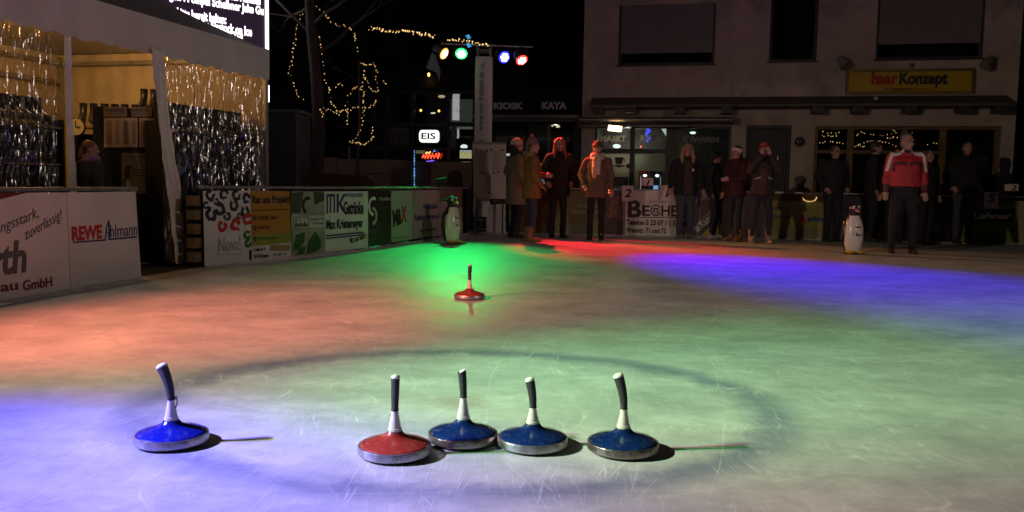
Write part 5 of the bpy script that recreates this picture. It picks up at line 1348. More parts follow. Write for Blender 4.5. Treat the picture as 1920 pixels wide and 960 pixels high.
M_grip = mat('rubber_grip', (.028, .028, .030), .72, vary=.2, scale=30, bump=.6, bscale=120, stretch=(1, 1, 6))
M_cap = mat('grip_cap', (.70, .68, .64), .45, vary=.08)
def stock(label, px, py, bm, rm, bend, lean=0.0, loop=False, topcut=False, cl=.080, gl=.120, rt=.0175, yb=0.0):
    """cl: length of the white shaft, gl: length of the grip, rt: radius at its top"""
    p = G(px, py)
    t = thing('ice_stock', label, 'ice stock', (p.x, p.y, 0), 0)
    b = MB(); b.lathe([(.118, .0015), (.121, .004), (.121, .011)], 56); b.build('sole', M_sole, t)
    b = MB(); b.lathe([(.120, .009), (.1295, .0095), (.1325, .0130), (.1325, .0345), (.1305, .0390), (.120, .0405)], 80); b.build('steel_ring', rm, t)
    b = MB(); b.lathe([(.10, .034), (.1240, .0388), (.1248, .0405), (.1210, .0442), (.1140, .0474), (.1112, .0485), (.1096, .0479), (.1072, .0491), (.094, .0538), (.080, .0582), (.066, .0622), (.055, .0660), (.046, .0701), (.039, .0745), (.0340, .0792), (.0302, .0842), (.0280, .0870), (.0270, .0886), (.02, .0887)], 80); b.build('body', bm, t)
    b = MB(); b.lathe([(.0275, .0864), (.0275, .0890), (.0262, .0894)], 40); b.build('joint_ring', mat('dark_green_ring', (.015, .05, .03), .5), t)
    zs = lambda f: .0878 + (cl - .004) * f
    b = MB(); b.lathe([(.022, zs(0)), (.0252, zs(.02)), (.0257, zs(.07)), (.0243, zs(.075)), (.0246, zs(.15)), (.0226, zs(.165)), (.0205, zs(.33)), (.0170, zs(.55)), (.0140, zs(.78)), (.0126, zs(.93)), (.0122, zs(1.0)), (.010, zs(1.01))], 40); b.build('shaft', M_shaft, t)
    b = MB(); pts = []; rad = []; z0 = zs(1) - .002
    for i in range(15):
        f = i / 14; pts.append(Vector((lean * f * .05 + bend * f ** 1.8, yb * f ** 1.5, z0 + gl * f))); rad.append(.0124 + (rt - .0124) * f ** .9)
    b.tube(pts, rad, 24); b.build('grip', M_grip, t, 50)
    b = MB(); b.lathe([(.0118, z0 - .001), (.0140, z0), (.0143, z0 + .004), (.0128, z0 + .007)], 24); b.build('collar', M_black, t)
    d = (pts[-1] - pts[-2]).normalized(); rot = d.to_track_quat('Z', 'Y').to_matrix()
    if topcut: rot = Matrix.Rotation(radians(-24), 3, 'Y') @ rot
    b = MB(); b.ell((0, 0, 0), (rt * 1.03, rt * 1.03, .0045 if topcut else .0115), 22, 10); o = b.build('cap', M_cap, t); o.matrix_local = Matrix.Translation(pts[-1] + d * .001) @ rot.to_4x4()
    if loop:
        q = z0 + .006
        b = MB(); b.tube([(.011, -.002, q), (.017, -.004, q + .002), (.024, -.004, q - .006), (.023, -.003, q - .022), (.018, -.005, q - .036)], .0022, 6); b.tube([(.011, 0, q + .003), (.018, .003, q + .007), (.023, .003, q - .002)], .002, 6); b.build('strap_loop', M_ink, t)
    return t
stock('bright blue ice stock with a bent grip standing alone at the left', 322, 830.5, M_bblue, M_ring, -.032, loop=True, cl=.082, gl=.124, rt=.0205)
stock('nearest red ice stock with an upright black grip left of the blue group', 740, 852.5, M_sred, M_ring, 0.001, cl=.081, gl=.120, rt=.0160)
stock('blue ice stock with slanted flat grip end and darkest rusty rim beside the red one', 868, 828, M_nblue, M_ringw, -.004, lean=-.07, topcut=True, cl=.090, gl=.100, rt=.0165)
stock('dark blue ice stock with plain steel rim, third of the front row', 998, 836.5, M_nblue, M_ring, -.014, cl=.067, gl=.103, rt=.0180)
stock('blue ice stock with strongly bent grip, farthest right in the ring', 1167.5, 845.5, M_nblue, M_ringw, -.024, cl=.078, gl=.122, rt=.0195)
stock('lone red ice stock standing far out beyond the ring', 880, 560, M_sred, M_ring, 0.002, cl=.081, gl=.120, rt=.0165)

# ---------------------------------------------------------------- penguin skating aids
M_pblack = mat('penguin_black', (.012, .012, .014), .3, coat=.3); M_pwhite = mat('penguin_white', (.66, .62, .55), .25, vary=.05, coat=.4); M_pyel = mat('penguin_yellow', (.55, .36, .04), .4)
def penguin(label, px, py, rz, name_, bold, sled, beakm):
    p = G(px, py); t = thing('penguin_skating_aid', label, 'skating aid', (p.x, p.y, 0), rz)
    prof = [(.02, .035), (.105, .04), (.125, .07), (.145, .15), (.155, .24), (.155, .32), (.148, .40), (.130, .48), (.105, .545), (.082, .59), (.070, .62)]
    N = 56; b = MB(); rings = []
    for r, z in prof: rings.append(b.add([(r * cos(2 * pi * j / N), r * .95 * sin(2 * pi * j / N), z) for j in range(N)]))
    for i in range(len(prof) - 1):
        for j in range(N):
            q = (j + 1) % N; a = 2 * pi * (j + .5) / N; zc = (prof[i][1] + prof[i + 1][1]) / 2
            fr = -sin(a); lim = .20 if zc < .5 else .42
            b.face((rings[i] + j, rings[i] + q, rings[i + 1] + q, rings[i + 1] + j), 1 if fr > lim and zc < .60 else 0)
    b.face([rings[0] + N - 1 - j for j in range(N)]); b.face([rings[-1] + j for j in range(N)])
    b.build('body', [M_pblack, M_pwhite], t, 50)
    b = MB(); b.ell((0, -.005, .685), (.082, .09, .085), 24, 14); b.cap((0, -.0, .60), (0, -.005, .66), .072, .07); b.build('head', M_pblack, t, 60)
    b = MB(); b.cap((0, -.07, .668), (0, -.165, .652), .034, .014); b.build('beak', beakm, t)
    for s_ in (-1, 1):
        b = MB(); b.ell((s_ * .036, -.066, .712), (.030, .026, .032), 14, 9); e = b.build('eye', M_pwhite, t); b = MB(); b.ell((s_ * .036, -.086, .712), (.014, .010, .016), 10, 7); b.build('pupil', M_ink, e)
        b = MB(); b.ell((s_ * .160, .01, .36), (.022, .05, .16), 12, 10, Matrix.Rotation(s_ * -.12, 3, 'Y')); b.build('flipper', M_pblack, t)
        b = MB(); b.ell((s_ * .075, -.07, .035), (.062, .10, .026), 14, 8); b.build('foot', M_pyel, t)
    b = MB()
    if sled: b.box(-.19, .19, -.16, .24, .0, .014)
    else: b.lathe([(.12, 0), (.13, .004), (.12, .012)], 24)
    b.build('base_plate', M_pblack, t, angle=0)
    b = MB(); b.tube([(0, .05, .66), (0, .16, .69), (-.10, .17, .70), (.10, .17, .70)], .012, 8); b.build('push_handle', M_pblack, t)
    def wrap(o):
        for v in o.data.vertices:
            x, y, z = v.co; k = 0
            while k < len(prof) - 2 and prof[k + 1][1] < z: k += 1
            r = prof[k][0] + (prof[k + 1][0] - prof[k][0]) * (z - prof[k][1]) / (prof[k + 1][1] - prof[k][1]) + .004 - (y + .006) * .6
            v.co = (r * sin(x / r), -r * .95 * cos(x / r) - .001, z)
    wrap(text(name_, t, -.035, .405, .05, .44, I_black, bold=.02)); wrap(text('iKK', t, -.03, .285, .035, .32, I_navy, bold=.04)); wrap(text('classic', t, .045, .288, .12, .318, I_grey))
    b = MB(); n = 20
    for i in range(n):
        a0, a1 = 2 * pi * i / n, 2 * pi * (i + 1) / n
        q = [(-.045 + rr_ * cos(t_), -.006, .318 + rr_ * sin(t_)) for rr_, t_ in ((.028, a0), (.034, a0), (.034, a1), (.028, a1))]; k = b.add(q); b.face((k, k + 1, k + 2, k + 3))
    wrap(b.build('emblem', I_navy, t, angle=0))
    return t
penguin('plastic penguin skating aid on a black sled in the far left corner', 846, 457, .75, 'Ben', 0, True, M_pyel)
penguin('plastic penguin skating aid facing front left of the red jacket', 1597, 476, .12, 'Manni', 0, False, mat('penguin_beak', (.30, .12, .03), .4))

# ---------------------------------------------------------------- people
def remesh(mb, voxel, name, smooth=4, fold=0.0, fscale=9.0, seed=0, stretch=.55):
    me = mb.mesh('tmp'); o = bpy.data.objects.new('tmp', me); C.objects.link(o)
    r = o.modifiers.new('r', 'REMESH'); r.mode = 'VOXEL'; r.voxel_size = voxel
    if smooth: s_ = o.modifiers.new('s', 'SMOOTH'); s_.factor = .5; s_.iterations = smooth
    dg = bpy.context.evaluated_depsgraph_get(); dg.update()
    out = bpy.data.meshes.new_from_object(o.evaluated_get(dg))
    bpy.data.objects.remove(o); bpy.data.meshes.remove(me)
    out.name = name
    if fold:
        ns = [v.normal.copy() for v in out.vertices]
        for v, n_ in zip(out.vertices, ns):
            c = v.co; f = noise.noise(Vector((c.x * fscale, c.y * fscale, c.z * fscale * stretch + seed))) + .5 * noise.noise(Vector((c.x * fscale * 2.3, c.y * fscale * 2.3, c.z * fscale * 2 * stretch + seed)))
            v.co = c + n_ * (fold * f)
    out.polygons.foreach_set('use_smooth', [True] * len(out.polygons))
    return out

def cloth(name, c, rough=.9): return mat('cloth_' + name, c, rough, vary=.18, scale=14, bump=.35, bscale=90)
M_skin = mat('skin', (.36, .21, .15), .5, vary=.08, scale=10)
M_eye = mat('eye_dark', (.03, .02, .018), .3); M_lip = mat('lips', (.30, .10, .09), .5)

ARMS = {
    'down': ((.245, .03, 1.165), (.262, -.035, .92)),
    'down_wide': ((.285, .03, 1.175), (.315, -.05, .93)),
    'pocket': ((.285, .06, 1.175), (.215, -.10, .985)),
    'fold': ((.255, -.05, 1.16), (.05, -.24, 1.14)),
    'face': ((.25, -.17, 1.26), (.075, -.19, 1.53)),
    'reach': ((.22, -.12, 1.19), (.12, -.36, 1.24)),
    'chest': ((.26, -.06, 1.19), (.10, -.25, 1.30)),
}
def person(label, px, py, h, face, arms=('down', 'down'), coat=(.02, .02, .022), coat_len=.86, puff=1.0, trousers=(.015, .015, .02), shoes=(.015, .015, .015), boots=False,
           hair=(.05, .03, .02), hairstyle='short', hat=None, hatcol=None, scarf=None, glasses=False, loc=None, fem=False, hood=None, stance=.09, head_turn=0.0, head_tilt=0.0, step=0.0, coatmat=None, extra=None, cname='jacket', fat=1.0):
    g0 = loc if loc is not None else G(px, py)
    k = h / 1.75
    t_loc = Vector((g0.x, g0.y, 0))
    shw = .175 if fem else .195
    Sv = lambda v: Vector(v) * k
    # --- body, one continuous skin
    b = MB()
    hc = Vector((0, -.012, 1.625)); HR = Matrix.Rotation(head_turn, 3, 'Z') @ Matrix.Rotation(head_tilt, 3, 'X')
    def hp(v): return hc + HR @ Vector(v)
    b.ell(Sv(hp((0, .008, .03))), (.074 * k, .093 * k, .092 * k), 20, 14, HR)
    b.ell(Sv(hp((0, -.022, -.05))), (.056 * k, .066 * k, .068 * k), 18, 12, HR)
    b.cap(Sv(hp((0, -.062, -.098))), Sv(hp((0, -.060, -.088))), .020 * k, .022 * k, 10)
    b.cap(Sv(hp((0, -.086, .012))), Sv(hp((0, -.108, -.026))), .010 * k, .015 * k, 10)
    for s_ in (-1, 1):
        b.ell(Sv(hp((s_ * .076, .012, -.005))), (.010 * k, .020 * k, .032 * k), 10, 8, HR)
        b.cap(Sv(hp((s_ * .014, -.091, .032))), Sv(hp((s_ * .05, -.078, .032))), .011 * k, .010 * k, 8)
        b.ell(Sv(hp((s_ * .042, -.068, -.025))), (.022 * k, .018 * k, .02 * k), 10, 8)
    b.cap(Sv(hp((-.018, -.088, -.062))), Sv(hp((.018, -.088, -.062))), .010 * k, .010 * k, 8)
    b.cap(Sv((0, .012, 1.44)), Sv(hp((0, .012, -.05))), .058 * k, .052 * k, 14)
    b.loft([(z * k, x * k, y * k, rx * k, ry * k) for z, x, y, rx, ry in [(.86, 0, 0, .14, .09), (.95, 0, 0, .155, .10), (1.08, 0, 0, .135, .09), (1.25, 0, 0, .15, .10), (1.38, 0, .01, .15, .09), (1.46, 0, .012, .07, .06)]], 24)
    pose = {}
    for s_, nm in ((1, arms[0]), (-1, arms[1])):
        el, wr = [Vector((s_ * v[0], v[1], v[2])) for v in (ARMS[nm] if isinstance(nm, str) else nm)]
        sh = Vector((s_ * shw, .012, 1.405))
        pose[s_] = (sh, el, wr)
        b.cap(Sv(Vector((s_ * .08, .012, 1.40))), Sv(sh), .06 * k, .055 * k); b.cap(Sv(sh), Sv(el), .052 * k, .040 * k); b.cap(Sv(el), Sv(wr), .040 * k, .027 * k)
        d = (wr - el).normalized(); side = d.cross(Vector((0, 1, 0.2))).normalized(); pn = d.cross(side).normalized()
        if nm in ('face',): d = Vector((-s_ * .35, -.1, .9)).normalized(); side = Vector((s_ * .5, -.7, .2)).normalized(); pn = d.cross(side).normalized()
        pc = wr + d * .052
        b.cap(Sv(wr), Sv(wr + d * .05), .027 * k, .034 * k, 10)
        b.cap(Sv(wr + d * .035 - side * .018), Sv(wr + d * .085 - side * .022), .022 * k, .018 * k, 8); b.cap(Sv(wr + d * .035 + side * .018), Sv(wr + d * .085 + side * .022), .022 * k, .018 * k, 8)
        curl = pn * (.35 if s_ > 0 else .35)
        for q, (off, ln) in enumerate(((-.032, .062), (-.0105, .075), (.0105, .070), (.031, .055))):
            p0 = wr + d * .085 + side * off; p1 = p0 + (d + curl * .4).normalized() * ln * .5; p2 = p1 + (d + curl * 1.3).normalized() * ln * .5
            b.cap(Sv(p0), Sv(p1), .0098 * k, .0088 * k, 8); b.cap(Sv(p1), Sv(p2), .0088 * k, .0078 * k, 8)
        tb = wr + d * .03 - side * .03; t1 = tb + (d * .55 - side * .75 + pn * .3).normalized() * .035; t2 = t1 + (d * .9 - side * .2 + pn * .3).normalized() * .028
        b.cap(Sv(tb), Sv(t1), .0125 * k, .0105 * k, 8); b.cap(Sv(t1), Sv(t2), .0105 * k, .009 * k, 8)
    legs = {}
    for s_ in (1, -1):
        hip = Vector((s_ * .085, 0, .90)); kn = Vector((s_ * (stance + .005), -.02 + step * s_ * .5, .49)); an = Vector((s_ * stance * 1.12, .02 + step * s_, .09))
        legs[s_] = (hip, kn, an)
        b.cap(Sv(hip), Sv(kn), .068 * k, .042 * k, 14); b.cap(Sv(kn), Sv(an), .042 * k, .028 * k, 14); b.cap(Sv(an + Vector((0, .02, -.045))), Sv(an + Vector((s_ * .02, -.12, -.055))), .034 * k, .028 * k, 10)
    me = remesh(b, .0088 * k, 'person', 3)
    me.materials.append(M_skin); me.materials.append(M_eye); me.materials.append(M_lip)
    ey = [Sv(hp((s_ * .032, -.088, .014))) for s_ in (-1, 1)]; lp = Sv(hp((0, -.094, -.062)))
    for pg in me.polygons:
        c = pg.center
        if min((c - e).length for e in ey) < .0135 * k: pg.material_index = 1
        elif abs((c - lp).dot(HR @ Vector((1, 0, 0)))) < .024 * k and abs((c - lp).z) < .0085 * k and (c - lp).length < .035 * k: pg.material_index = 2
    o = bpy.data.objects.new('person', me); link(o); o.location = t_loc; o.rotation_euler = (0, 0, radians(face)); tag(o, label, 'person')
    def child(mesh, name, mats, fn=None):
        for m in (mats if isinstance(mats, (list, tuple)) else [mats]): mesh.materials.append(m)
        if fn:
            for pg in mesh.polygons: pg.material_index = fn(pg.center / k)
        return link(bpy.data.objects.new(name, mesh), o)
    seed = px * .37
    # --- trousers
    b = MB(); b.loft([(z * k, 0, y * k, rx * k, ry * k) for z, y, rx, ry in [(.80, 0, .16 * fat, .105 * fat), (.90, .005, .18 * fat, .125 * fat), (1.00, 0, .165 * fat, .115 * fat), (1.05, 0, .155 * fat, .105 * fat)]], 24)
    for s_ in (1, -1):
        hip, kn, an = legs[s_]
        lw = .9 if fem else 1.08
        b.cap(Sv(hip + Vector((0, .005, -.04))), Sv(kn), .093 * k * lw * fat, .068 * k * lw, 16); b.cap(Sv(kn), Sv(an + Vector((0, 0, .03 if not boots else .06))), .068 * k * lw, .052 * k * lw, 16)
    child(remesh(b, .013 * k, 'trousers', 3, .007, 11, seed, .9), 'trousers', cloth('tr%d%d%d' % tuple(int(c * 999) for c in trousers), trousers))
    # --- shoes
    for s_ in (1, -1):
        hip, kn, an = legs[s_]; b = MB()
        b.cap(Sv(an + Vector((0, .045, -.048))), Sv(an + Vector((s_ * .006, -.06, -.050))), .042 * k, .040 * k, 14); b.cap(Sv(an + Vector((s_ * .006, -.06, -.050))), Sv(an + Vector((s_ * .022, -.145, -.058))), .042 * k, .034 * k, 14)
        b.box((an.x - .04) * k, (an.x + .045) * k, (an.y - .15) * k, (an.y + .08) * k, .001, .022 * k)
        if boots: b.cap(Sv(an + Vector((0, .03, -.03))), Sv(an + Vector((0, .012, .13))), .052 * k, .060 * k, 16)
        else: b.cap(Sv(an + Vector((0, .03, -.03))), Sv(an + Vector((0, .02, .03))), .045 * k, .046 * k, 16)
        me2 = remesh(b, .010 * k, 'shoe', 2, .003, 20, seed)
        child(me2, 'boot' if boots else 'shoe', cloth('sh%d%d%d' % tuple(int(c * 999) for c in shoes), shoes, .7))
    # --- jacket or coat
    b = MB(); pf = puff; hemf = 1.0 + max(0, .95 - coat_len) * .35
    R_ = [(coat_len, 0, 0, .185 * hemf * pf * fat, .135 * hemf * pf * fat)]
    if coat_len < .90: R_.append((.95, 0, 0, .182 * pf * fat, .138 * pf * fat))
    R_ += [(1.08, 0, -.005, (.150 if fem else .172) * pf * fat, .125 * pf * fat), (1.26, 0, -.005, (.170 if fem else .185) * pf * fat, .132 * pf * fat), (1.37, 0, .005, (.168 if fem else .188) * pf, .118 * pf), (1.435, 0, .012, .118 * pf, .092), (1.49, 0, .010, .078, .078), (1.525, 0, .006, .074, .074)]
    b.loft([(z * k, x * k, y * k, rx * k, ry * k) for z, x, y, rx, ry in R_], 28)
    for s_ in (1, -1):
        sh, el, wr = pose[s_]
        b.cap(Sv(Vector((s_ * .07, .012, 1.425))), Sv(sh + Vector((0, 0, .002))), .066 * k, .066 * k * pf); b.cap(Sv(sh), Sv(el), .070 * k * pf, .056 * k * pf, 14); b.cap(Sv(el), Sv(wr + (el - wr).normalized() * .012), .056 * k * pf, .042 * k * pf, 14)
    if hood:
        b.cap(Sv((-.07, .085, 1.47)), Sv((.07, .085, 1.47)), .062 * k, .062 * k); b.ell(Sv((0, .10, 1.43)), (.11 * k, .06 * k, .09 * k))
    me3 = remesh(b, .0125 * k, cname, 3, .010, 10, seed, .8)
    child(me3, cname, coatmat[0] if coatmat else cloth('c%d%d%d' % tuple(int(c * 999) for c in coat), coat), coatmat[1] if coatmat else None)
    if hood:
        b = MB()
        for i in range(15):
            a0, a1 = pi * (i / 15 - .0) * 1.0, pi * (i + 1) / 15
            pt = lambda a: Sv((.115 * cos(a), .02 + .10 * sin(a), 1.475 + .02 * sin(a)))
            b.cap(pt(a0), pt(a1), .042 * k, .042 * k, 8)
        child(remesh(b, .011 * k, 'fur_trim', 1, .016, 45, seed, 1), 'fur_trim', cloth('fur%d' % int(hood[0] * 999), hood))
    # --- hair
    if hairstyle:
        b = MB()
        b.ell(Sv(hp((0, .022, .045))), (.083 * k, .094 * k, .088 * k), 20, 14, HR)
        if hairstyle in ('long', 'curly'):
            wd = .09 if hairstyle == 'long' else .115
            b.ell(Sv(hp((0, .045, -.03))), (wd * k, .075 * k, .13 * k), 18, 12, HR)
            for s_ in (-1, 1):
                b.cap(Sv(hp((s_ * .075, .0, .05))), Sv(hp((s_ * (.085 if hairstyle == 'long' else .11), -.01, -.10))), .032 * k, .036 * k); b.cap(Sv(hp((s_ * (.085 if hairstyle == 'long' else .11), -.01, -.10))), Sv(hp((s_ * .10, -.055, -.235))), .036 * k, .022 * k)
                b.cap(Sv(hp((s_ * .03, -.045, .105))), Sv(hp((s_ * .078, -.03, .04))), .022 * k, .026 * k)
        elif hairstyle == 'tail':
            b.cap(Sv(hp((0, .09, .02))), Sv(hp((0, .14, -.10))), .04 * k, .025 * k)
        else:
            b.ell(Sv(hp((0, .04, -.01))), (.078 * k, .068 * k, .075 * k), 16, 10, HR)
        hm = remesh(b, .010 * k, 'hair', 2, .022 if hairstyle == 'curly' else .006, 26 if hairstyle == 'curly' else 30, seed, 1.0 if hairstyle == 'curly' else .3)
        # open the face
        bm_ = bmesh.new(); bm_.from_mesh(hm); HRi = HR.inverted()
        kill = []
        for v in bm_.verts:
            q = HRi @ (v.co / k - hc)
            if q.y < -.045 and q.z < .062 and abs(q.x) < .058 and q.z > -.15: kill.append(v)
        bmesh.ops.delete(bm_, geom=kill, context='VERTS'); bm_.to_mesh(hm); bm_.free()
        child(hm, 'hair', mat('hair%d%d' % (int(hair[0] * 999), int(hair[1] * 999)), hair, .55, vary=.3, scale=30, stretch=(1, 1, .2), bump=.5, bscale=60))
    # --- hats
    if hat in ('beanie', 'pom'):
        b = MB(); b.ell(Sv(hp((0, .016, .066))), (.093 * k, .106 * k, .085 * k), 22, 14, HR)
        for i in range(18):
            a0, a1 = 2 * pi * i / 18, 2 * pi * (i + 1) / 18
            b.cap(Sv(hp((.088 * cos(a0), .012 + .10 * sin(a0), .052 - .012 * sin(a0)))), Sv(hp((.088 * cos(a1), .012 + .10 * sin(a1), .052 - .012 * sin(a1)))), .017 * k, .017 * k, 8)
        hm = remesh(b, .009 * k, 'hat', 2, .003, 40, seed)
        child(hm, 'hat', hatcol if not isinstance(hatcol, tuple) else cloth('hat%d%d' % (int(hatcol[0] * 999), int(hatcol[1] * 999)), hatcol))
        if hat == 'pom':
            b = MB(); b.ell(Sv(hp((0, .03, .172))), (.036 * k,) * 3); child(remesh(b, .008 * k, 'pom_pom', 0, .012, 60, seed, 1), 'pom_pom', cloth('pom', (.30, .12, .08)))
    if hat == 'headband':
        b = MB()
        for i in range(20):
            a0, a1 = 2 * pi * i / 20, 2 * pi * (i + 1) / 20
            for dz in (-.018, .0, .018): b.cap(Sv(hp((.083 * cos(a0), .012 + .099 * sin(a0), .045 + dz - .02 * sin(a0)))), Sv(hp((.083 * cos(a1), .012 + .099 * sin(a1), .045 + dz - .02 * sin(a1)))), .015 * k, .015 * k, 8)
        child(remesh(b, .009 * k, 'headband', 2, .002, 40, seed), 'headband', cloth('headband', hatcol))
    if scarf:
        b = MB()
        for lev, (rr_, zz_) in enumerate(((.098, 1.475), (.088, 1.515))):
            for i in range(18):
                a0, a1 = 2 * pi * i / 18, 2 * pi * (i + 1) / 18
                f0 = lambda a: Sv((rr_ * cos(a), -.012 + rr_ * 1.02 * sin(a), zz_ + .02 * sin(a) * 1 + .012 * sin(3 * a + lev)))
                b.cap(f0(a0), f0(a1), .040 * k, .040 * k, 8)
        if scarf[1]:
            b.cap(Sv((-.035, -.12, 1.45)), Sv((-.045, -.165, 1.22)), .045 * k, .042 * k); b.cap(Sv((-.045, -.165, 1.22)), Sv((-.04, -.165, 1.12)), .042 * k, .03 * k); b.cap(Sv((.03, -.115, 1.45)), Sv((.025, -.155, 1.20)), .045 * k, .04 * k)
        child(remesh(b, .011 * k, 'scarf', 2, .012, 16, seed, 1), 'scarf', scarf[0])
    if glasses:
        b = MB()
        for s_ in (-1, 1):
            cn = (s_ * .034, -.104, .012); ring = [Sv(hp((cn[0] + .024 * cos(2 * pi * i / 14), cn[1], cn[2] + .018 * sin(2 * pi * i / 14)))) for i in range(15)]
            b.tube(ring, .0022 * k, 5, caps=False); b.tube([Sv(hp((s_ * .057, -.102, .018))), Sv(hp((s_ * .082, -.04, .018))), Sv(hp((s_ * .084, .01, .01)))], .0022 * k, 5)
        b.tube([Sv(hp((-.011, -.106, .014))), Sv(hp((.011, -.106, .014)))], .0022 * k, 5)
        child(b.mesh('glasses'), 'glasses', M_dark)
    return o, k, child, Sv, hp

# left group lit from behind by the red lamp
person('person in a long beige coat and pale knit hat facing right beside the notice board', 966, 446, 1.78, 115, ('pocket', 'pocket'), (.17, .13, .085), .60, 1.12, (.012, .012, .014), (.012, .012, .012), True, (.06, .03, .02), 'short', 'beanie', (.45, .33, .27), fem=True, scarf=(cloth('dscarf', (.02, .018, .018)), False), cname='coat')
person('person in a mustard parka with fur hood and bobble hat', 995, 453, 1.74, 105, ('fold', 'pocket'), (.20, .085, .022), .74, 1.14, (.03, .035, .06), (.22, .12, .05), True, (.08, .04, .02), 'tail', 'pom', cloth('knit', (.16, .10, .09)), fem=True, hood=(.34, .20, .14), cname='parka')
person('long haired person with glasses in a black coat and black trousers', 1045, 446, 1.83, 8, ('pocket', 'pocket'), (.010, .010, .012), .74, 1.10, (.014, .014, .017), (.010, .010, .010), True, (.20, .07, .04), 'long', glasses=True, fem=True, cname='coat')
person('person wrapped in a thick pale scarf wearing a brown parka and black leggings', 1116, 450, 1.75, -8, ('down', 'pocket'), (.11, .07, .045), .76, 1.12, (.010, .010, .012), (.010, .010, .010), True, (.06, .03, .02), 'short', 'beanie', (.10, .06, .045), fem=True, scarf=(cloth('pale_scarf', (.50, .38, .29)), True), head_tilt=.12, cname='parka')
# middle group
sh_ = lambda c: 1 if (abs(c.x) < .075 and c.y < -.05 and c.z < 1.44) else 0
per = person('person with curly blonde hair and an open dark jacket over blue jeans', 1283, 446, 1.80, 4, ('down_wide', 'down_wide'), (.012, .012, .014), .80, 1.08, (.055, .065, .085), (.16, .13, .11), False, (.36, .24, .12), 'curly', coatmat=([cloth('openjacket', (.012, .012, .014)), cloth('shirt', (.05, .035, .025))], sh_), fat=1.05)
b = MB(); b.ell((.085, -.142, 1.30), (.024, .006, .024)); per[2](b.mesh('brooch'), 'brooch', M_cap)
person('dark haired person in black turned sideways behind the headband wearer', 1337, 447, 1.66, 60, ('chest', 'down'), (.014, .013, .016), .86, 1.05, (.03, .036, .05), (.35, .30, .27), False, (.012, .010, .010), 'tail', fem=True, head_turn=1.0)
person('person with white headband and maroon jacket turned to the left', 1376, 452, 1.74, -55, ('fold', 'down'), (.045, .009, .012), .84, 1.14, (.022, .028, .042), (.24, .12, .06), True, (.03, .02, .015), 'tail', 'headband', (.55, .47, .43), fem=True, hood=(.05, .035, .025))
star = bpy.data.materials.new('star_knit')
star.use_nodes = True
_n = star.node_tree.nodes; _v = _n.new('ShaderNodeTexVoronoi'); _v.inputs['Scale'].default_value = 22; _r = _n.new('ShaderNodeValToRGB'); _r.color_ramp.elements[0].color = (.55, .42, .36, 1); _r.color_ramp.elements[1].color = (.22, .015, .015, 1); _r.color_ramp.elements[0].position = .18; _r.color_ramp.elements[1].position = .26
_t = _n.new('ShaderNodeTexCoord'); star.node_tree.links.new(_t.outputs['Object'], _v.inputs['Vector']); star.node_tree.links.new(_v.outputs['Distance'], _r.inputs[0]); star.node_tree.links.new(_r.outputs[0], _n['Principled BSDF'].inputs['Base Color']); _n['Principled BSDF'].inputs['Roughness'].default_value = .9
ov = person('person in a patterned red knit hat holding both hands up to the face', 1425, 456, 1.78, -6, ('face', 'face'), (.030, .022, .020), .84, 1.16, (.020, .024, .036), (.42, .28, .20), True, (.04, .025, .02), 'short', 'beanie', star, fem=True, stance=.13,
            coatmat=([cloth('dark_anorak', (.030, .022, .020)), cloth('anorak_front', (.075, .028, .028)), I_pale], lambda c: 2 if (.06 < abs(c.x) < .15 and c.y < -.06 and abs(c.z - (1.14 - .28 * (abs(c.x) - .10))) < .008) else 1 if (abs(c.x + .03) < .055 and c.y < -.05 and c.z < 1.30) else 0))
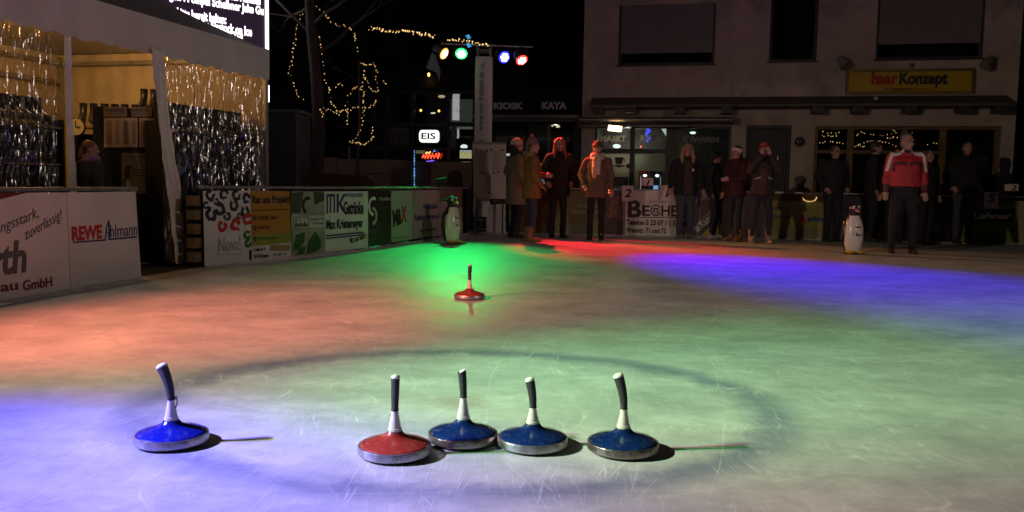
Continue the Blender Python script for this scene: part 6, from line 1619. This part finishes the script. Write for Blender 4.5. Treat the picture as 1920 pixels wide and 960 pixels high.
# right group
person('person with glasses in a dark zipped jacket left of the right penguin', 1558, 453, 1.80, 10, ('pocket', 'pocket'), (.011, .011, .014), .90, 1.12, (.011, .012, .016), (.010, .010, .010), False, (.06, .045, .035), 'short', glasses=True, fat=1.05)
person('tall dark clad person in profile behind the right penguin', 1632, 453, 1.90, 70, ('fold', 'down'), (.009, .009, .011), .82, 1.14, (.010, .010, .013), (.010, .010, .010), False, (.035, .025, .02), 'short', head_turn=.2)
person('person in black peering out left of the red jacket shoulder', 1688, 453, 1.76, -30, ('down', 'down'), (.010, .010, .012), .84, 1.05, (.010, .010, .013), (.010, .010, .010), False, (.012, .010, .010), 'short', loc=P(1681, 350, 15.9))
person('person almost hidden directly behind the red jacket', 1735, 455, 1.74, 20, ('down', 'down'), (.010, .010, .012), .84, 1.05, (.010, .010, .013), (.010, .010, .010), False, (.10, .05, .04), 'short', loc=P(1738, 350, 15.8))
def redj(c):
    ax = abs(c.x)
    if c.z > 1.475: return 1 if ax > .05 and c.y < .06 else 3
    sl = 1.40 - (ax - .13) * 1.35
    if ax > .10 and c.z > 1.15 and ax < .33:
        if c.y < .04 and c.z > 1.20 and c.z < 1.43 and abs(ax - (.222 + (1.42 - c.z) * .22)) < .022: return 1
    if .08 < ax < .235 and c.y < .03 and c.z > 1.462 - .24 * (ax - .08) - .012: return 1
    if c.y < -.04 and .02 < ax < .20:
        zc = 1.355 - .18 * abs(ax - .10) - (0 if ax < .1 else .12 * (ax - .1))
        if zc - .05 < c.z < zc: return 2
    if ax > .165 and c.y < 0 and c.z < 1.32 and c.z > 1.20 and ax < .20: return 2
    if ax > .22 and c.z < 1.02: return 2
    return 0
person('person with glasses in a red sports jacket with white shoulder stripes on the ice', 1690, 475, 1.86, -14, ('down', 'down'), (.4, .02, .02), .98, 1.16, (.012, .013, .018), (.030, .012, .010), False, (.20, .18, .17), 'short', glasses=True, stance=.13, fat=1.06, head_turn=.45,
       coatmat=([cloth('sports_red', (.36, .014, .018), .6), cloth('sports_white', (.60, .56, .55), .6), cloth('sports_dark', (.055, .008, .012), .6), cloth('sports_collar', (.02, .018, .02))], redj), scarf=None)
person('dark clad person in grey jeans standing right of the red jacket', 1803, 456.5, 1.93, -12, ('pocket', 'pocket'), (.010, .010, .012), .86, 1.18, (.045, .045, .05), (.03, .028, .026), False, (.05, .035, .03), 'short', fat=1.08)
# child at the rental counter
person('child with brown hair and a violet scarf behind the near fence by the counter', 172, 400, 1.36, 150, ('down', 'down'), (.018, .028, .055), .80, 1.1, (.02, .02, .03), (.02, .02, .02), False, (.10, .05, .022), 'tail', scarf=(mat('violet_scarf', (.22, .12, .24), .9, vary=.6, scale=40, bump=.5, bscale=60), False), loc=P(170, 350, 9.2), fem=True, head_turn=-.5)
